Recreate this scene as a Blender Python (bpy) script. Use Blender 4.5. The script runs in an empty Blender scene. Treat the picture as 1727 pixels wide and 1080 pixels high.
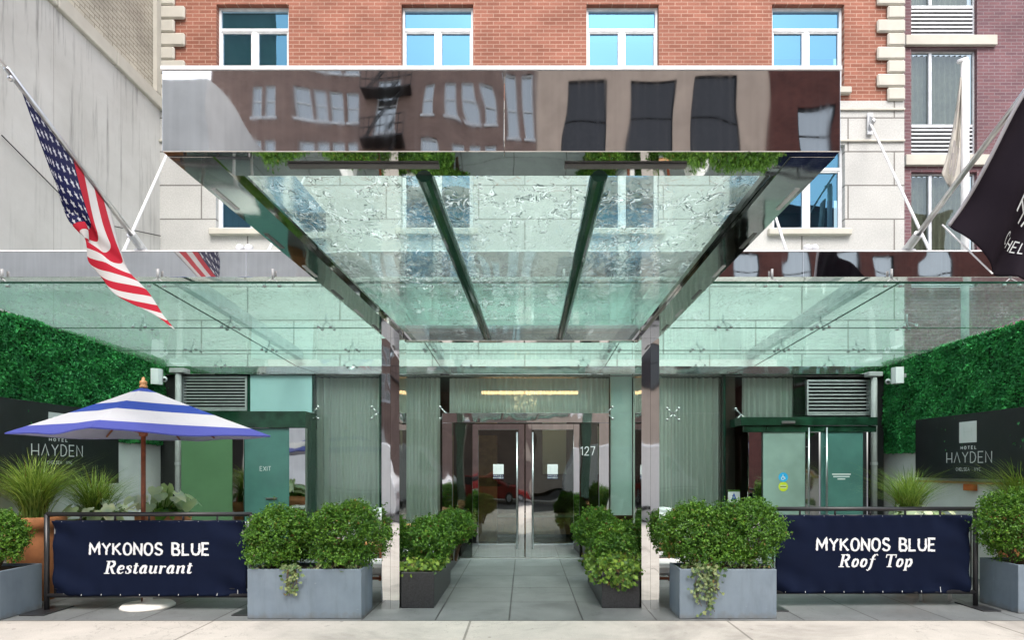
import bpy, math, random
import numpy as np
from mathutils import Vector
R = math.radians
rng = random.Random(7)
nrng = np.random.default_rng(11)
scene = bpy.context.scene
COL = scene.collection

# ---------------------------------------------------------------- camera, sky, sun
F = 1080.0; CX = 885.0; CY = 790.0; EYE = 1.55
cam_d = bpy.data.cameras.new('camera'); cam = bpy.data.objects.new('camera', cam_d); COL.objects.link(cam)
cam.location = (0, 0, EYE); cam.rotation_euler = (R(90), 0, 0)
cam_d.sensor_width = 36; cam_d.lens = F / 1727 * 36
cam_d.shift_x = -(CX - 863.5) / 1727; cam_d.shift_y = (CY - 540) / 1727
cam_d.clip_end = 2000; cam_d.clip_start = 0.05
scene.camera = cam
world = bpy.data.worlds.new('World'); scene.world = world; world.use_nodes = True
wn = world.node_tree; bg = wn.nodes['Background']
sky = wn.nodes.new('ShaderNodeTexSky'); sky.sky_type = 'NISHITA'; sky.sun_disc = False
SUN_EL, SUN_AZ = 54, 172      # azimuth the light comes from, clockwise from +Y
sky.sun_elevation = R(SUN_EL); sky.sun_rotation = R(SUN_AZ)
sky.dust_density = 3.0; sky.ozone_density = 1.0; sky.air_density = 1.0
hs = wn.nodes.new('ShaderNodeHueSaturation'); hs.inputs['Saturation'].default_value = 0.42   # thin high cloud
wn.links.new(sky.outputs[0], hs.inputs['Color']); wn.links.new(hs.outputs[0], bg.inputs[0]); bg.inputs[1].default_value = 0.15
sd = bpy.data.lights.new('sun', 'SUN'); so = bpy.data.objects.new('sun', sd); COL.objects.link(so)
sd.energy = 1.0; sd.angle = R(30); sd.color = (1.0, 0.94, 0.87)
so.rotation_euler = (R(90 - SUN_EL), 0, R(180 - SUN_AZ + 0))
# sun direction: light comes from azimuth SUN_AZ (sin, cos) -> behind the camera
dv = Vector((math.sin(R(SUN_AZ)) * math.cos(R(SUN_EL)), math.cos(R(SUN_AZ)) * math.cos(R(SUN_EL)), math.sin(R(SUN_EL))))
so.rotation_euler = dv.to_track_quat('Z', 'Y').to_euler()
so.location = (0, 0, 30)
vs = scene.view_settings
vs.view_transform = 'Standard'; vs.look = 'None'; vs.gamma = 1; vs.use_curve_mapping = False
vs.exposure = 1.42
cy = scene.cycles
cy.max_bounces = 10; cy.transparent_max_bounces = 28; cy.glossy_bounces = 6; cy.diffuse_bounces = 4
cy.use_denoising = True

# ---------------------------------------------------------------- helpers
def P(px, py, d):
    return Vector(((px - CX) * d / F, d, EYE + (CY - py) * d / F))
def PX(px, d): return (px - CX) * d / F
def PZ(py, d): return EYE + (CY - py) * d / F

def world_loc(o):
    v = Vector((0, 0, 0))
    while o is not None:
        v = v + o.location; o = o.parent
    return v

class MB:
    def __init__(s): s.v = []; s.f = []; s.uv = None; s.np = []
    def add(s, vs_, fs_):
        b = len(s.v); s.v += [tuple(p) for p in vs_]; s.f += [tuple(i + b for i in f) for f in fs_]; return s
    def quad(s, a, b, c, d): return s.add([a, b, c, d], [(0, 1, 2, 3)])
    def hexa(s, p):   # p: 4 bottom (ccw seen from above) + 4 top
        return s.add(p, [(3, 2, 1, 0), (4, 5, 6, 7), (0, 1, 5, 4), (1, 2, 6, 5), (2, 3, 7, 6), (3, 0, 4, 7)])
    def box(s, x0, x1, y0, y1, z0, z1):
        return s.hexa([(x0, y0, z0), (x1, y0, z0), (x1, y1, z0), (x0, y1, z0), (x0, y0, z1), (x1, y0, z1), (x1, y1, z1), (x0, y1, z1)])
    def bbox(s, x0, x1, y0, y1, z0, z1, b=0.006):   # box with chamfered edges
        P8 = {}
        vs_ = []; idx = {}
        for ix, x in enumerate((x0, x1)):
            for iy, y in enumerate((y0, y1)):
                for iz, z in enumerate((z0, z1)):
                    sx, sy, sz = (b if ix == 0 else -b), (b if iy == 0 else -b), (b if iz == 0 else -b)
                    for ax in range(3):
                        p = [x + sx, y + sy, z + sz]; p[ax] = (x, y, z)[ax]
                        idx[(ix, iy, iz, ax)] = len(vs_); vs_.append(tuple(p))
        fs_ = []
        for ax in range(3):
            o = [a for a in range(3) if a != ax]
            for side in (0, 1):
                cyc = []
                for (a, b_) in ((0, 0), (1, 0), (1, 1), (0, 1)):
                    k = [0, 0, 0]; k[ax] = side; k[o[0]] = a; k[o[1]] = b_
                    cyc.append(idx[(k[0], k[1], k[2], ax)])
                fs_.append(tuple(cyc))
        for ax in range(3):      # edge chamfers along axis ax
            o = [a for a in range(3) if a != ax]
            for a in (0, 1):
                for b_ in (0, 1):
                    q = []
                    for e, A in ((0, o[0]), (0, o[1]), (1, o[1]), (1, o[0])):
                        k = [0, 0, 0]; k[ax] = e; k[o[0]] = a; k[o[1]] = b_
                        q.append(idx[(k[0], k[1], k[2], A)])
                    fs_.append(tuple(q))
        for ix in (0, 1):
            for iy in (0, 1):
                for iz in (0, 1):
                    fs_.append(tuple(idx[(ix, iy, iz, a)] for a in range(3)))
        s.add(vs_, fs_); s.fixn = True; return s
    def tube(s, pts, r, n=10, cap=True):
        pts = [Vector(p) for p in pts]; m = len(pts)
        rs = r if isinstance(r, (list, tuple)) else [r] * m
        rings = []
        for i, p in enumerate(pts):
            t = (pts[min(i + 1, m - 1)] - pts[max(i - 1, 0)]).normalized()
            up = Vector((0, 0, 1)) if abs(t.z) < 0.95 else Vector((1, 0, 0))
            a = t.cross(up).normalized(); b = a.cross(t)
            rings.append([p + (a * math.cos(2 * math.pi * k / n) + b * math.sin(2 * math.pi * k / n)) * rs[i] for k in range(n)])
        vs_ = [q for rg in rings for q in rg]; fs_ = []
        for i in range(m - 1):
            for k in range(n):
                fs_.append((i * n + k, i * n + (k + 1) % n, (i + 1) * n + (k + 1) % n, (i + 1) * n + k))
        if cap:
            fs_.append(tuple(range(n))[::-1]); fs_.append(tuple((m - 1) * n + k for k in range(n)))
        return s.add(vs_, fs_)
    def lathe(s, prof, c, n=24):
        c = Vector(c); vs_ = []; fs_ = []
        for (r, z) in prof:
            for k in range(n):
                a = 2 * math.pi * k / n; vs_.append(c + Vector((r * math.cos(a), r * math.sin(a), z)))
        for i in range(len(prof) - 1):
            for k in range(n):
                fs_.append((i * n + k, i * n + (k + 1) % n, (i + 1) * n + (k + 1) % n, (i + 1) * n + k))
        fs_.append(tuple(range(n))[::-1]); fs_.append(tuple((len(prof) - 1) * n + k for k in range(n)))
        return s.add(vs_, fs_)
    def ball(s, c, r, n=10, m=6, sc=(1, 1, 1)):
        c = Vector(c); prof = []
        vs_ = []; fs_ = []
        for i in range(m + 1):
            t = math.pi * i / m
            for k in range(n):
                a = 2 * math.pi * k / n
                vs_.append(c + Vector((r * sc[0] * math.sin(t) * math.cos(a), r * sc[1] * math.sin(t) * math.sin(a), -r * sc[2] * math.cos(t))))
        for i in range(m):
            for k in range(n):
                fs_.append((i * n + k, i * n + (k + 1) % n, (i + 1) * n + (k + 1) % n, (i + 1) * n + k))
        return s.add(vs_, fs_)
    def prism(s, poly, axis, a0, a1):   # poly list of 2D, extruded along axis (0:x 1:y 2:z)
        n = len(poly)
        def mk(p, a):
            if axis == 0: return (a, p[0], p[1])
            if axis == 1: return (p[0], a, p[1])
            return (p[0], p[1], a)
        vs_ = [mk(p, a0) for p in poly] + [mk(p, a1) for p in poly]
        fs_ = [tuple(range(n)), tuple(range(2 * n - 1, n - 1, -1))] + [(i, (i + 1) % n, n + (i + 1) % n, n + i) for i in range(n)]
        s.fixn = True
        return s.add(vs_, fs_)
    def arr(s, v, f4):     # numpy verts (n,3), faces (m,k)
        s.np.append((v, f4)); return s
    def build(s, name, mat, parent=None, smooth=False, uv=None):
        me = bpy.data.meshes.new(name)
        off = world_loc(parent) if parent is not None else Vector((0, 0, 0))
        v = [(p[0] - off.x, p[1] - off.y, p[2] - off.z) for p in s.v]; f = list(s.f)
        for (av, af) in s.np:
            b = len(v); av = av - np.array(off)
            v += av.tolist(); f += (af + b).tolist()
        me.from_pydata(v, [], f)
        if getattr(s, 'fixn', False):
            import bmesh
            bm = bmesh.new(); bm.from_mesh(me); bmesh.ops.recalc_face_normals(bm, faces=bm.faces); bm.to_mesh(me); bm.free()
        if smooth: me.polygons.foreach_set('use_smooth', [True] * len(me.polygons))
        if uv is not None:
            l = me.uv_layers.new(name='uv')
            vi = np.zeros(len(me.loops), dtype=np.int32); me.loops.foreach_get('vertex_index', vi)
            l.data.foreach_set('uv', np.asarray(uv, dtype=np.float32)[vi].ravel())
        if mat is not None: me.materials.append(mat)
        o = bpy.data.objects.new(name, me); COL.objects.link(o)
        if parent is not None: o.parent = parent
        return o

def thing(name, label, cat, loc=(0, 0, 0), group=None):
    o = bpy.data.objects.new(name, None); COL.objects.link(o); o.location = loc
    o.empty_display_size = 0.1
    o['label'] = label; o['category'] = cat
    if group: o['group'] = group
    return o
def tag(o, label, cat, group=None):
    o['label'] = label; o['category'] = cat
    if group: o['group'] = group
    return o
def struct(o): o['kind'] = 'structure'; return o

# ---------------------------------------------------------------- materials
class N:
    def __init__(s, name):
        s.m = bpy.data.materials.new(name); s.m.use_nodes = True; s.t = s.m.node_tree
        s.b = s.t.nodes.get('Principled BSDF'); s.out = s.t.nodes.get('Material Output')
    def n(s, ty, **kw):
        x = s.t.nodes.new(ty)
        for k, v in kw.items():
            if k.startswith('i_'):
                key = k[2:].replace('_', ' ')
                x.inputs[key].default_value = v
            else: setattr(x, k, v)
        return x
    def l(s, a, b): s.t.links.new(a, b)
    def coord(s, swz=None, scale=(1, 1, 1)):
        c = s.n('ShaderNodeNewGeometry').outputs['Position'] if swz != 'obj' else s.n('ShaderNodeTexCoord').outputs['Object']
        if swz in ('xz', 'yz'):
            sp = s.n('ShaderNodeSeparateXYZ'); s.l(c, sp.inputs[0]); cb = s.n('ShaderNodeCombineXYZ')
            s.l(sp.outputs['X' if swz == 'xz' else 'Y'], cb.inputs[0]); s.l(sp.outputs['Z'], cb.inputs[1]); c = cb.outputs[0]
        mp = s.n('ShaderNodeMapping'); mp.inputs['Scale'].default_value = scale; s.l(c, mp.inputs[0])
        return mp.outputs[0]
    def noise(s, co, scale, detail=4, rough=0.55, dist=0.0):
        x = s.n('ShaderNodeTexNoise'); x.inputs['Scale'].default_value = scale; x.inputs['Detail'].default_value = detail
        x.inputs['Roughness'].default_value = rough; x.inputs['Distortion'].default_value = dist
        s.l(co, x.inputs['Vector']); return x.outputs['Fac']
    def ramp(s, fac, stops, interp='LINEAR'):
        x = s.n('ShaderNodeValToRGB'); x.color_ramp.interpolation = interp
        e = x.color_ramp.elements
        while len(e) < len(stops): e.new(0.5)
        for i, (p, c) in enumerate(stops):
            e[i].position = p; e[i].color = (c[0], c[1], c[2], 1) if not isinstance(c, (int, float)) else (c, c, c, 1)
        s.l(fac, x.inputs[0]); return x.outputs[0]
    def mix(s, fac, a, b, mode='MIX'):
        x = s.n('ShaderNodeMix', data_type='RGBA', blend_type=mode)
        for inp, val in ((x.inputs[0], fac), (x.inputs[6], a), (x.inputs[7], b)):
            if hasattr(val, 'links') or hasattr(val, 'is_linked'): s.l(val, inp)
            elif isinstance(val, (int, float)): inp.default_value = val
            else: inp.default_value = (val[0], val[1], val[2], 1)
        return x.outputs[2]
    def math(s, op, a, b=0.0):
        x = s.n('ShaderNodeMath', operation=op)
        for inp, val in ((x.inputs[0], a), (x.inputs[1], b)):
            if isinstance(val, (int, float)): inp.default_value = val
            else: s.l(val, inp)
        return x.outputs[0]
    def bump(s, h, strength=0.3, dist=0.01):
        x = s.n('ShaderNodeBump'); x.inputs['Strength'].default_value = strength; x.inputs['Distance'].default_value = dist
        s.l(h, x.inputs['Height']); s.l(x.outputs[0], s.b.inputs['Normal']); return x.outputs[0]
    def base(s, c):
        if isinstance(c, tuple): s.b.inputs['Base Color'].default_value = (c[0], c[1], c[2], 1)
        else: s.l(c, s.b.inputs['Base Color'])
    def set(s, rough=0.6, metal=0.0, spec=0.5):
        s.b.inputs['Roughness'].default_value = rough; s.b.inputs['Metallic'].default_value = metal
        s.b.inputs['Specular IOR Level'].default_value = spec

def simple(name, col, rough=0.5, metal=0.0, var=0.12, scale=8, bump=0.0, spec=0.5, swz='obj'):
    m = N(name); co = m.coord(swz)
    nz = m.noise(co, scale)
    lo = tuple(c * (1 - var) for c in col); hi = tuple(min(1, c * (1 + var)) for c in col)
    m.base(m.ramp(nz, [(0.3, lo), (0.7, hi)])); m.set(rough, metal, spec)
    if bump: m.bump(m.noise(co, scale * 6), bump, 0.004)
    return m.m

def mirror(name, col=(0.72, 0.71, 0.70), rough=0.03, wav=0.02, scale=1.6, streak=0.0, zs=1.0):
    m = N(name); co = m.coord(None, (1, 1, 1)); m.set(rough, 1.0)
    co2 = m.coord(None, (30, 30, 1.2))
    st = m.noise(co2, 1.0, 3)
    m.base(m.ramp(st, [(0.3, tuple(c * (0.93 - streak) for c in col)), (0.7, col)]))
    m.l(m.ramp(st, [(0.35, rough), (0.75, rough + 0.02 + streak * 0.4)]), m.b.inputs['Roughness'])
    m.bump(m.noise(m.coord(None, (1, 1, zs)), scale, 1, 0.4), wav, 1.0)
    return m.m

M = {}
M['steel'] = mirror('polished_steel', (0.80, 0.80, 0.79), wav=0.013, scale=2.6, streak=0.02, rough=.02, zs=0.5)
M['steel_soffit'] = mirror('satin_steel_soffit', (0.80, 0.79, 0.77), wav=0.008, scale=2.0, streak=0.03, rough=.035)
M['steel_canopy'] = mirror('polished_steel_fascia', wav=0.006, scale=1.7, streak=0.04, rough=.012)
M['steel_dark'] = mirror('dark_polished_steel', (0.34, 0.35, 0.34), wav=0.03)
M['steel_brushed'] = simple('brushed_steel', (0.55, 0.55, 0.55), 0.28, 1.0)
M['grey_paint'] = simple('grey_painted_metal', (0.33, 0.33, 0.33), 0.5, 0.0)
M['louver'] = simple('louver_aluminium', (0.55, 0.56, 0.57), 0.35, 0.6)
M['black_metal'] = simple('black_painted_metal', (0.018, 0.018, 0.02), 0.35)
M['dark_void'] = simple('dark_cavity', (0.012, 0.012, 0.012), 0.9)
M['white_frame'] = simple('white_window_frame', (0.72, 0.73, 0.74), 0.4)
M['white_paint'] = simple('white_paint', (0.78, 0.77, 0.74), 0.6, var=0.06, scale=3)
M['letter_white'] = simple('white_lettering', (0.70, 0.70, 0.71), 0.5, var=0.03)
M['letter_grey'] = simple('pale_grey_lettering', (0.6, 0.62, 0.62), 0.5, var=0.03)
M['wood'] = simple('stained_wood', (0.22, 0.06, 0.025), 0.4, var=0.3, scale=14)
M['lightwood'] = simple('light_wood', (0.5, 0.25, 0.1), 0.4, var=0.2, scale=14)
M['terracotta'] = simple('terracotta', (0.48, 0.19, 0.075), 0.75, var=0.25, scale=6, bump=0.2)
M['soil'] = simple('potting_soil', (0.03, 0.02, 0.013), 0.95, var=0.4, scale=40, bump=0.5)
M['bark'] = simple('brown_bark', (0.09, 0.055, 0.03), 0.9, var=0.4, scale=30, bump=0.4)
M['cushion'] = simple('white_cushion', (0.75, 0.75, 0.74), 0.8, var=0.05)
M['slot'] = simple('dark_slot_metal', (0.10, 0.10, 0.10), 0.35, 0.3)
M['umb_white_plastic'] = simple('white_stand', (0.75, 0.72, 0.66), 0.5)
M['sign_black'] = simple('matte_black_panel', (0.012, 0.012, 0.014), 0.45, var=0.3, scale=3)
M['planter_grey'] = simple('blue_grey_planter', (0.155, 0.195, 0.235), 0.45, var=0.14, scale=4, bump=0.05)
M['planter_black'] = simple('black_granite_planter', (0.022, 0.022, 0.024), 0.4, var=0.5, scale=60)
M['red_paint'] = simple('red_car_paint', (0.28, 0.012, 0.01), 0.15)
M['van_white'] = simple('white_van_paint', (0.75, 0.75, 0.76), 0.25, var=0.04)
M['rubber'] = simple('black_rubber', (0.02, 0.02, 0.02), 0.8)
M['carglass'] = simple('dark_car_glass', (0.01, 0.012, 0.014), 0.05)
M['teal_panel'] = simple('teal_glass_panel', (0.30, 0.47, 0.47), 0.15, var=0.05, scale=1)
M['exit_glass'] = simple('frosted_teal_glass', (0.07, 0.17, 0.15), 0.14, var=0.15, scale=2)
M['exit_glass_light'] = simple('pale_frosted_glass', (0.24, 0.33, 0.29), 0.2, var=0.2, scale=1.2)
M['green_glass'] = simple('frosted_green_glass', (0.085, 0.17, 0.085), 0.25, var=0.08, scale=2)
M['fin_green'] = simple('dark_green_glass_fin', (0.012, 0.045, 0.03), 0.08, var=0.3, scale=3)
M['header_reflection'] = simple('painted_hedge_reflection', (0.012, 0.042, 0.024), 0.08, var=0.5, scale=5)  # mirrored greenery painted into the base colour of the door headers
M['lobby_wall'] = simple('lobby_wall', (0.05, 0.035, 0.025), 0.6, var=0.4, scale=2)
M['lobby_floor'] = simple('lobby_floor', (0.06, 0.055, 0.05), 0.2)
M['pale_column'] = simple('pale_column', (0.62, 0.76, 0.73), 0.5, var=0.04)
M['sticker_blue'] = simple('blue_sticker', (0.02, 0.35, 0.65), 0.4, var=0.03)
M['sticker_yellow'] = simple('yellow_sticker', (0.55, 0.62, 0.02), 0.4, var=0.03)
M['navy_print'] = simple('navy_print', (0.01, 0.012, 0.06), 0.4)
M['orange'] = simple('orange_plastic', (0.6, 0.14, 0.03), 0.5)
M['blue_cloth'] = simple('blue_cover', (0.03, 0.06, 0.22), 0.7)

def brick(name, c1, c2, mortar, swz, bw=0.22, rh=0.0677, ms=0.008, bump=0.4, stain=0.25):
    m = N(name); co = m.coord(swz); x = m.n('ShaderNodeTexBrick')
    x.inputs['Color1'].default_value = (*c1, 1); x.inputs['Color2'].default_value = (*c2, 1); x.inputs['Mortar'].default_value = (*mortar, 1)
    x.inputs['Scale'].default_value = 1; x.inputs['Mortar Size'].default_value = ms; x.inputs['Mortar Smooth'].default_value = 0.3
    x.inputs['Brick Width'].default_value = bw; x.inputs['Row Height'].default_value = rh; x.inputs['Bias'].default_value = 0
    m.l(co, x.inputs['Vector'])
    nz = m.noise(co, 1.3, 5); nz2 = m.noise(co, 45, 3)
    c = m.mix(1.0, x.outputs['Color'], m.ramp(nz, [(0.3, 1 - stain), (0.7, 1.0 + stain * 0.3)]), 'MULTIPLY')
    c = m.mix(1.0, c, m.ramp(nz2, [(0.3, 0.85), (0.75, 1.1)]), 'MULTIPLY')
    m.base(c); m.set(0.85, 0, 0.3)
    h = m.math('SUBTRACT', m.math('MULTIPLY', nz2, 0.3), x.outputs['Fac'])
    m.bump(h, bump, 0.006)
    return m.m
M['brick_red'] = brick('red_brick', (0.345, 0.138, 0.094), (0.275, 0.103, 0.068), (0.44, 0.27, 0.205), 'xz')
M['brick_purple'] = brick('purple_brick', (0.21, 0.105, 0.115), (0.16, 0.085, 0.10), (0.24, 0.18, 0.19), 'xz', 0.2, 0.06, 0.008)
M['brick_cream'] = brick('painted_cream_brick', (0.54, 0.505, 0.42), (0.48, 0.445, 0.37), (0.30, 0.27, 0.215), 'yz', 0.21, 0.0677, 0.007, 1.0, 0.3)
M['brick_brown'] = brick('brown_brick', (0.34, 0.225, 0.19), (0.28, 0.185, 0.155), (0.34, 0.26, 0.22), 'xz')
M['brick_darkred'] = brick('dark_red_brick', (0.20, 0.07, 0.055), (0.15, 0.055, 0.045), (0.16, 0.09, 0.08), 'xz')
M['stone'] = brick('white_stone_block', (0.53, 0.525, 0.50), (0.50, 0.495, 0.475), (0.21, 0.20, 0.185), 'xz', 1.62, 0.592, 0.014, 0.8, 0.12)
M['quoin'] = simple('cream_stone', (0.50, 0.475, 0.415), 0.8, var=0.08, scale=3, bump=0.15, swz=None)
M['beige_wall'] = simple('beige_render', (0.64, 0.50, 0.40), 0.8, var=0.12, scale=1.0, swz=None)
M['grey_wall'] = simple('grey_render', (0.8, 0.8, 0.78), 0.8, var=0.1, scale=1.0, swz=None)

def worn_planter():
    m = N('worn_blue_grey_planter'); co = m.coord(None); a = m.noise(co, 4, 4); st = m.noise(m.coord(None, (7, 7, 1.3)), 1.0, 4, 0.7); sc = m.noise(m.coord(None, (9, 9, 34)), 1.0, 3, 0.6)
    c = m.ramp(a, [(0.3, (0.135, 0.172, 0.21)), (0.7, (0.17, 0.212, 0.25))])
    c = m.mix(1.0, c, m.ramp(st, [(0.30, 0.86), (0.5, 1.0), (0.74, 1.05)]), 'MULTIPLY')
    c = m.mix(m.ramp(sc, [(0.70, 0.0), (0.74, 0.35)]), c, (0.34, 0.36, 0.37))
    sp = m.n('ShaderNodeSeparateXYZ'); m.l(co, sp.inputs[0])
    splash = m.math('MULTIPLY', m.ramp(m.math('ADD', m.math('MULTIPLY', sp.outputs['Z'], 4.0), m.math('MULTIPLY', m.noise(co, 14, 4), 0.6)), [(0.30, 1.0), (0.58, 0.0)]), 0.5)
    c = m.mix(splash, c, (0.12, 0.105, 0.085))
    m.base(c); m.set(0.5, 0, 0.4); m.bump(m.noise(co, 60, 3), 0.06, 0.003); return m.m
M['planter_grey'] = worn_planter()
def concrete_wall():
    m = N('weathered_concrete'); co = m.coord('yz'); st = m.coord('yz', (6, 0.35, 1))
    a = m.noise(co, 0.8, 6, 0.6); b = m.noise(st, 1.2, 5, 0.7); g = m.noise(co, 30, 4)
    base = m.ramp(a, [(0.3, (0.46, 0.45, 0.425)), (0.7, (0.60, 0.59, 0.565))])
    streak = m.ramp(b, [(0.30, 0.42), (0.47, 1.0)])
    # streaks concentrated under the coping
    sp = m.n('ShaderNodeSeparateXYZ'); m.l(co, sp.inputs[0])
    k = m.ramp(m.math('MULTIPLY', m.math('SUBTRACT', sp.outputs['Y'], 3.6), 0.25), [(0.1, 0.15), (1.0, 1.0)])
    c = m.mix(k, base, m.mix(1.0, base, streak, 'MULTIPLY'))
    # formwork seams
    x = m.n('ShaderNodeTexBrick'); x.offset = 0.0
    x.inputs['Scale'].default_value = 1; x.inputs['Brick Width'].default_value = 1.45; x.inputs['Row Height'].default_value = 40
    x.inputs['Mortar Size'].default_value = 0.007; x.inputs['Mortar'].default_value = (1, 1, 1, 1); x.inputs['Color1'].default_value = (0, 0, 0, 1); x.inputs['Color2'].default_value = (0, 0, 0, 1)
    m.l(co, x.inputs['Vector'])
    c = m.mix(m.math('MULTIPLY', x.outputs['Fac'], 0.45), c, (0.22, 0.2, 0.18))
    m.base(c); m.set(0.9, 0, 0.3); m.bump(m.math('ADD', g, m.math('MULTIPLY', a, 2.0)), 0.3, 0.01)
    return m.m
M['concrete'] = concrete_wall()

def slab(name, c, bw, rh, ms, mort, rough, off=0.5, var=0.15, spk=0.2, shift=(0, 0, 0)):
    m = N(name); co = m.coord(None); mp = m.n('ShaderNodeMapping'); mp.inputs['Location'].default_value = shift; m.l(co, mp.inputs[0]); co = mp.outputs[0]
    x = m.n('ShaderNodeTexBrick'); x.offset = off
    x.inputs['Scale'].default_value = 1; x.inputs['Brick Width'].default_value = bw; x.inputs['Row Height'].default_value = rh; x.inputs['Mortar Size'].default_value = ms
    x.inputs['Color1'].default_value = (*[v * 0.93 for v in c], 1); x.inputs['Color2'].default_value = (*[v * 1.07 for v in c], 1); x.inputs['Mortar'].default_value = (*mort, 1)
    m.l(co, x.inputs['Vector'])
    a = m.noise(co, 2.2, 6, 0.65); b = m.noise(co, 90, 2); d = m.noise(co, 0.7, 3)
    cc = m.mix(1.0, x.outputs['Color'], m.ramp(a, [(0.25, 1 - var), (0.75, 1 + var * 0.5)]), 'MULTIPLY')
    cc = m.mix(1.0, cc, m.ramp(b, [(0.3, 1 - spk), (0.7, 1 + spk * 0.5)]), 'MULTIPLY')
    sp = m.ramp(m.noise(co, 9, 2), [(0.70, 1.0), (0.74, 0.72)])
    cc = m.mix(1.0, cc, sp, 'MULTIPLY')
    vo = m.n('ShaderNodeTexVoronoi'); vo.inputs['Scale'].default_value = 3.3; m.l(co, vo.inputs['Vector'])
    gum = m.math('MULTIPLY', m.ramp(vo.outputs['Distance'], [(0.05, 1.0), (0.075, 0.0)]), m.ramp(vo.outputs['Color'], [(0.55, 0.0), (0.6, 1.0)]))
    cc = m.mix(m.math('MULTIPLY', gum, 0.7), cc, tuple(v * 0.35 for v in c))
    big = m.noise(co, 0.55, 5, 0.7, 0.8); cc = m.mix(1.0, cc, m.ramp(big, [(0.34, 0.66), (0.48, 0.97), (0.7, 1.06)]), 'MULTIPLY')
    cr = m.noise(co, 1.1, 6, 0.7, 0.3); crk = m.ramp(m.math('ABSOLUTE', m.math('SUBTRACT', cr, 0.5)), [(0.0, 0.62), (0.004, 0.8), (0.008, 1.0)])
    cc = m.mix(m.ramp(big, [(0.5, 0.0), (0.56, 0.8)]), cc, m.mix(1.0, cc, crk, 'MULTIPLY'))
    m.base(cc); m.set(rough, 0, 0.4)
    m.l(m.ramp(d, [(0.3, rough - 0.12), (0.7, rough + 0.1)]), m.b.inputs['Roughness'])
    m.bump(m.math('SUBTRACT', m.math('MULTIPLY', b, 0.25), x.outputs['Fac']), 0.35, 0.006)
    return m.m
M['sidewalk'] = slab('concrete_pavement', (0.50, 0.46, 0.41), 2.6, 2.4, 0.012, (0.25, 0.23, 0.2), 0.85, 0.0, 0.16, 0.12, (0.55, -6.49 + 2.4, 0))
M['paver'] = slab('grey_paver', (0.17, 0.18, 0.18), 0.75, 0.9, 0.008, (0.05, 0.05, 0.05), 0.5, 0.0, 0.22, 0.12, (0.16, -6.49, 0))
M['asphalt'] = simple('asphalt', (0.05, 0.05, 0.052), 0.85, var=0.3, scale=3, bump=0.4, swz=None)
M['kerb'] = simple('granite_kerb', (0.3, 0.3, 0.3), 0.7, swz=None)

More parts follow.
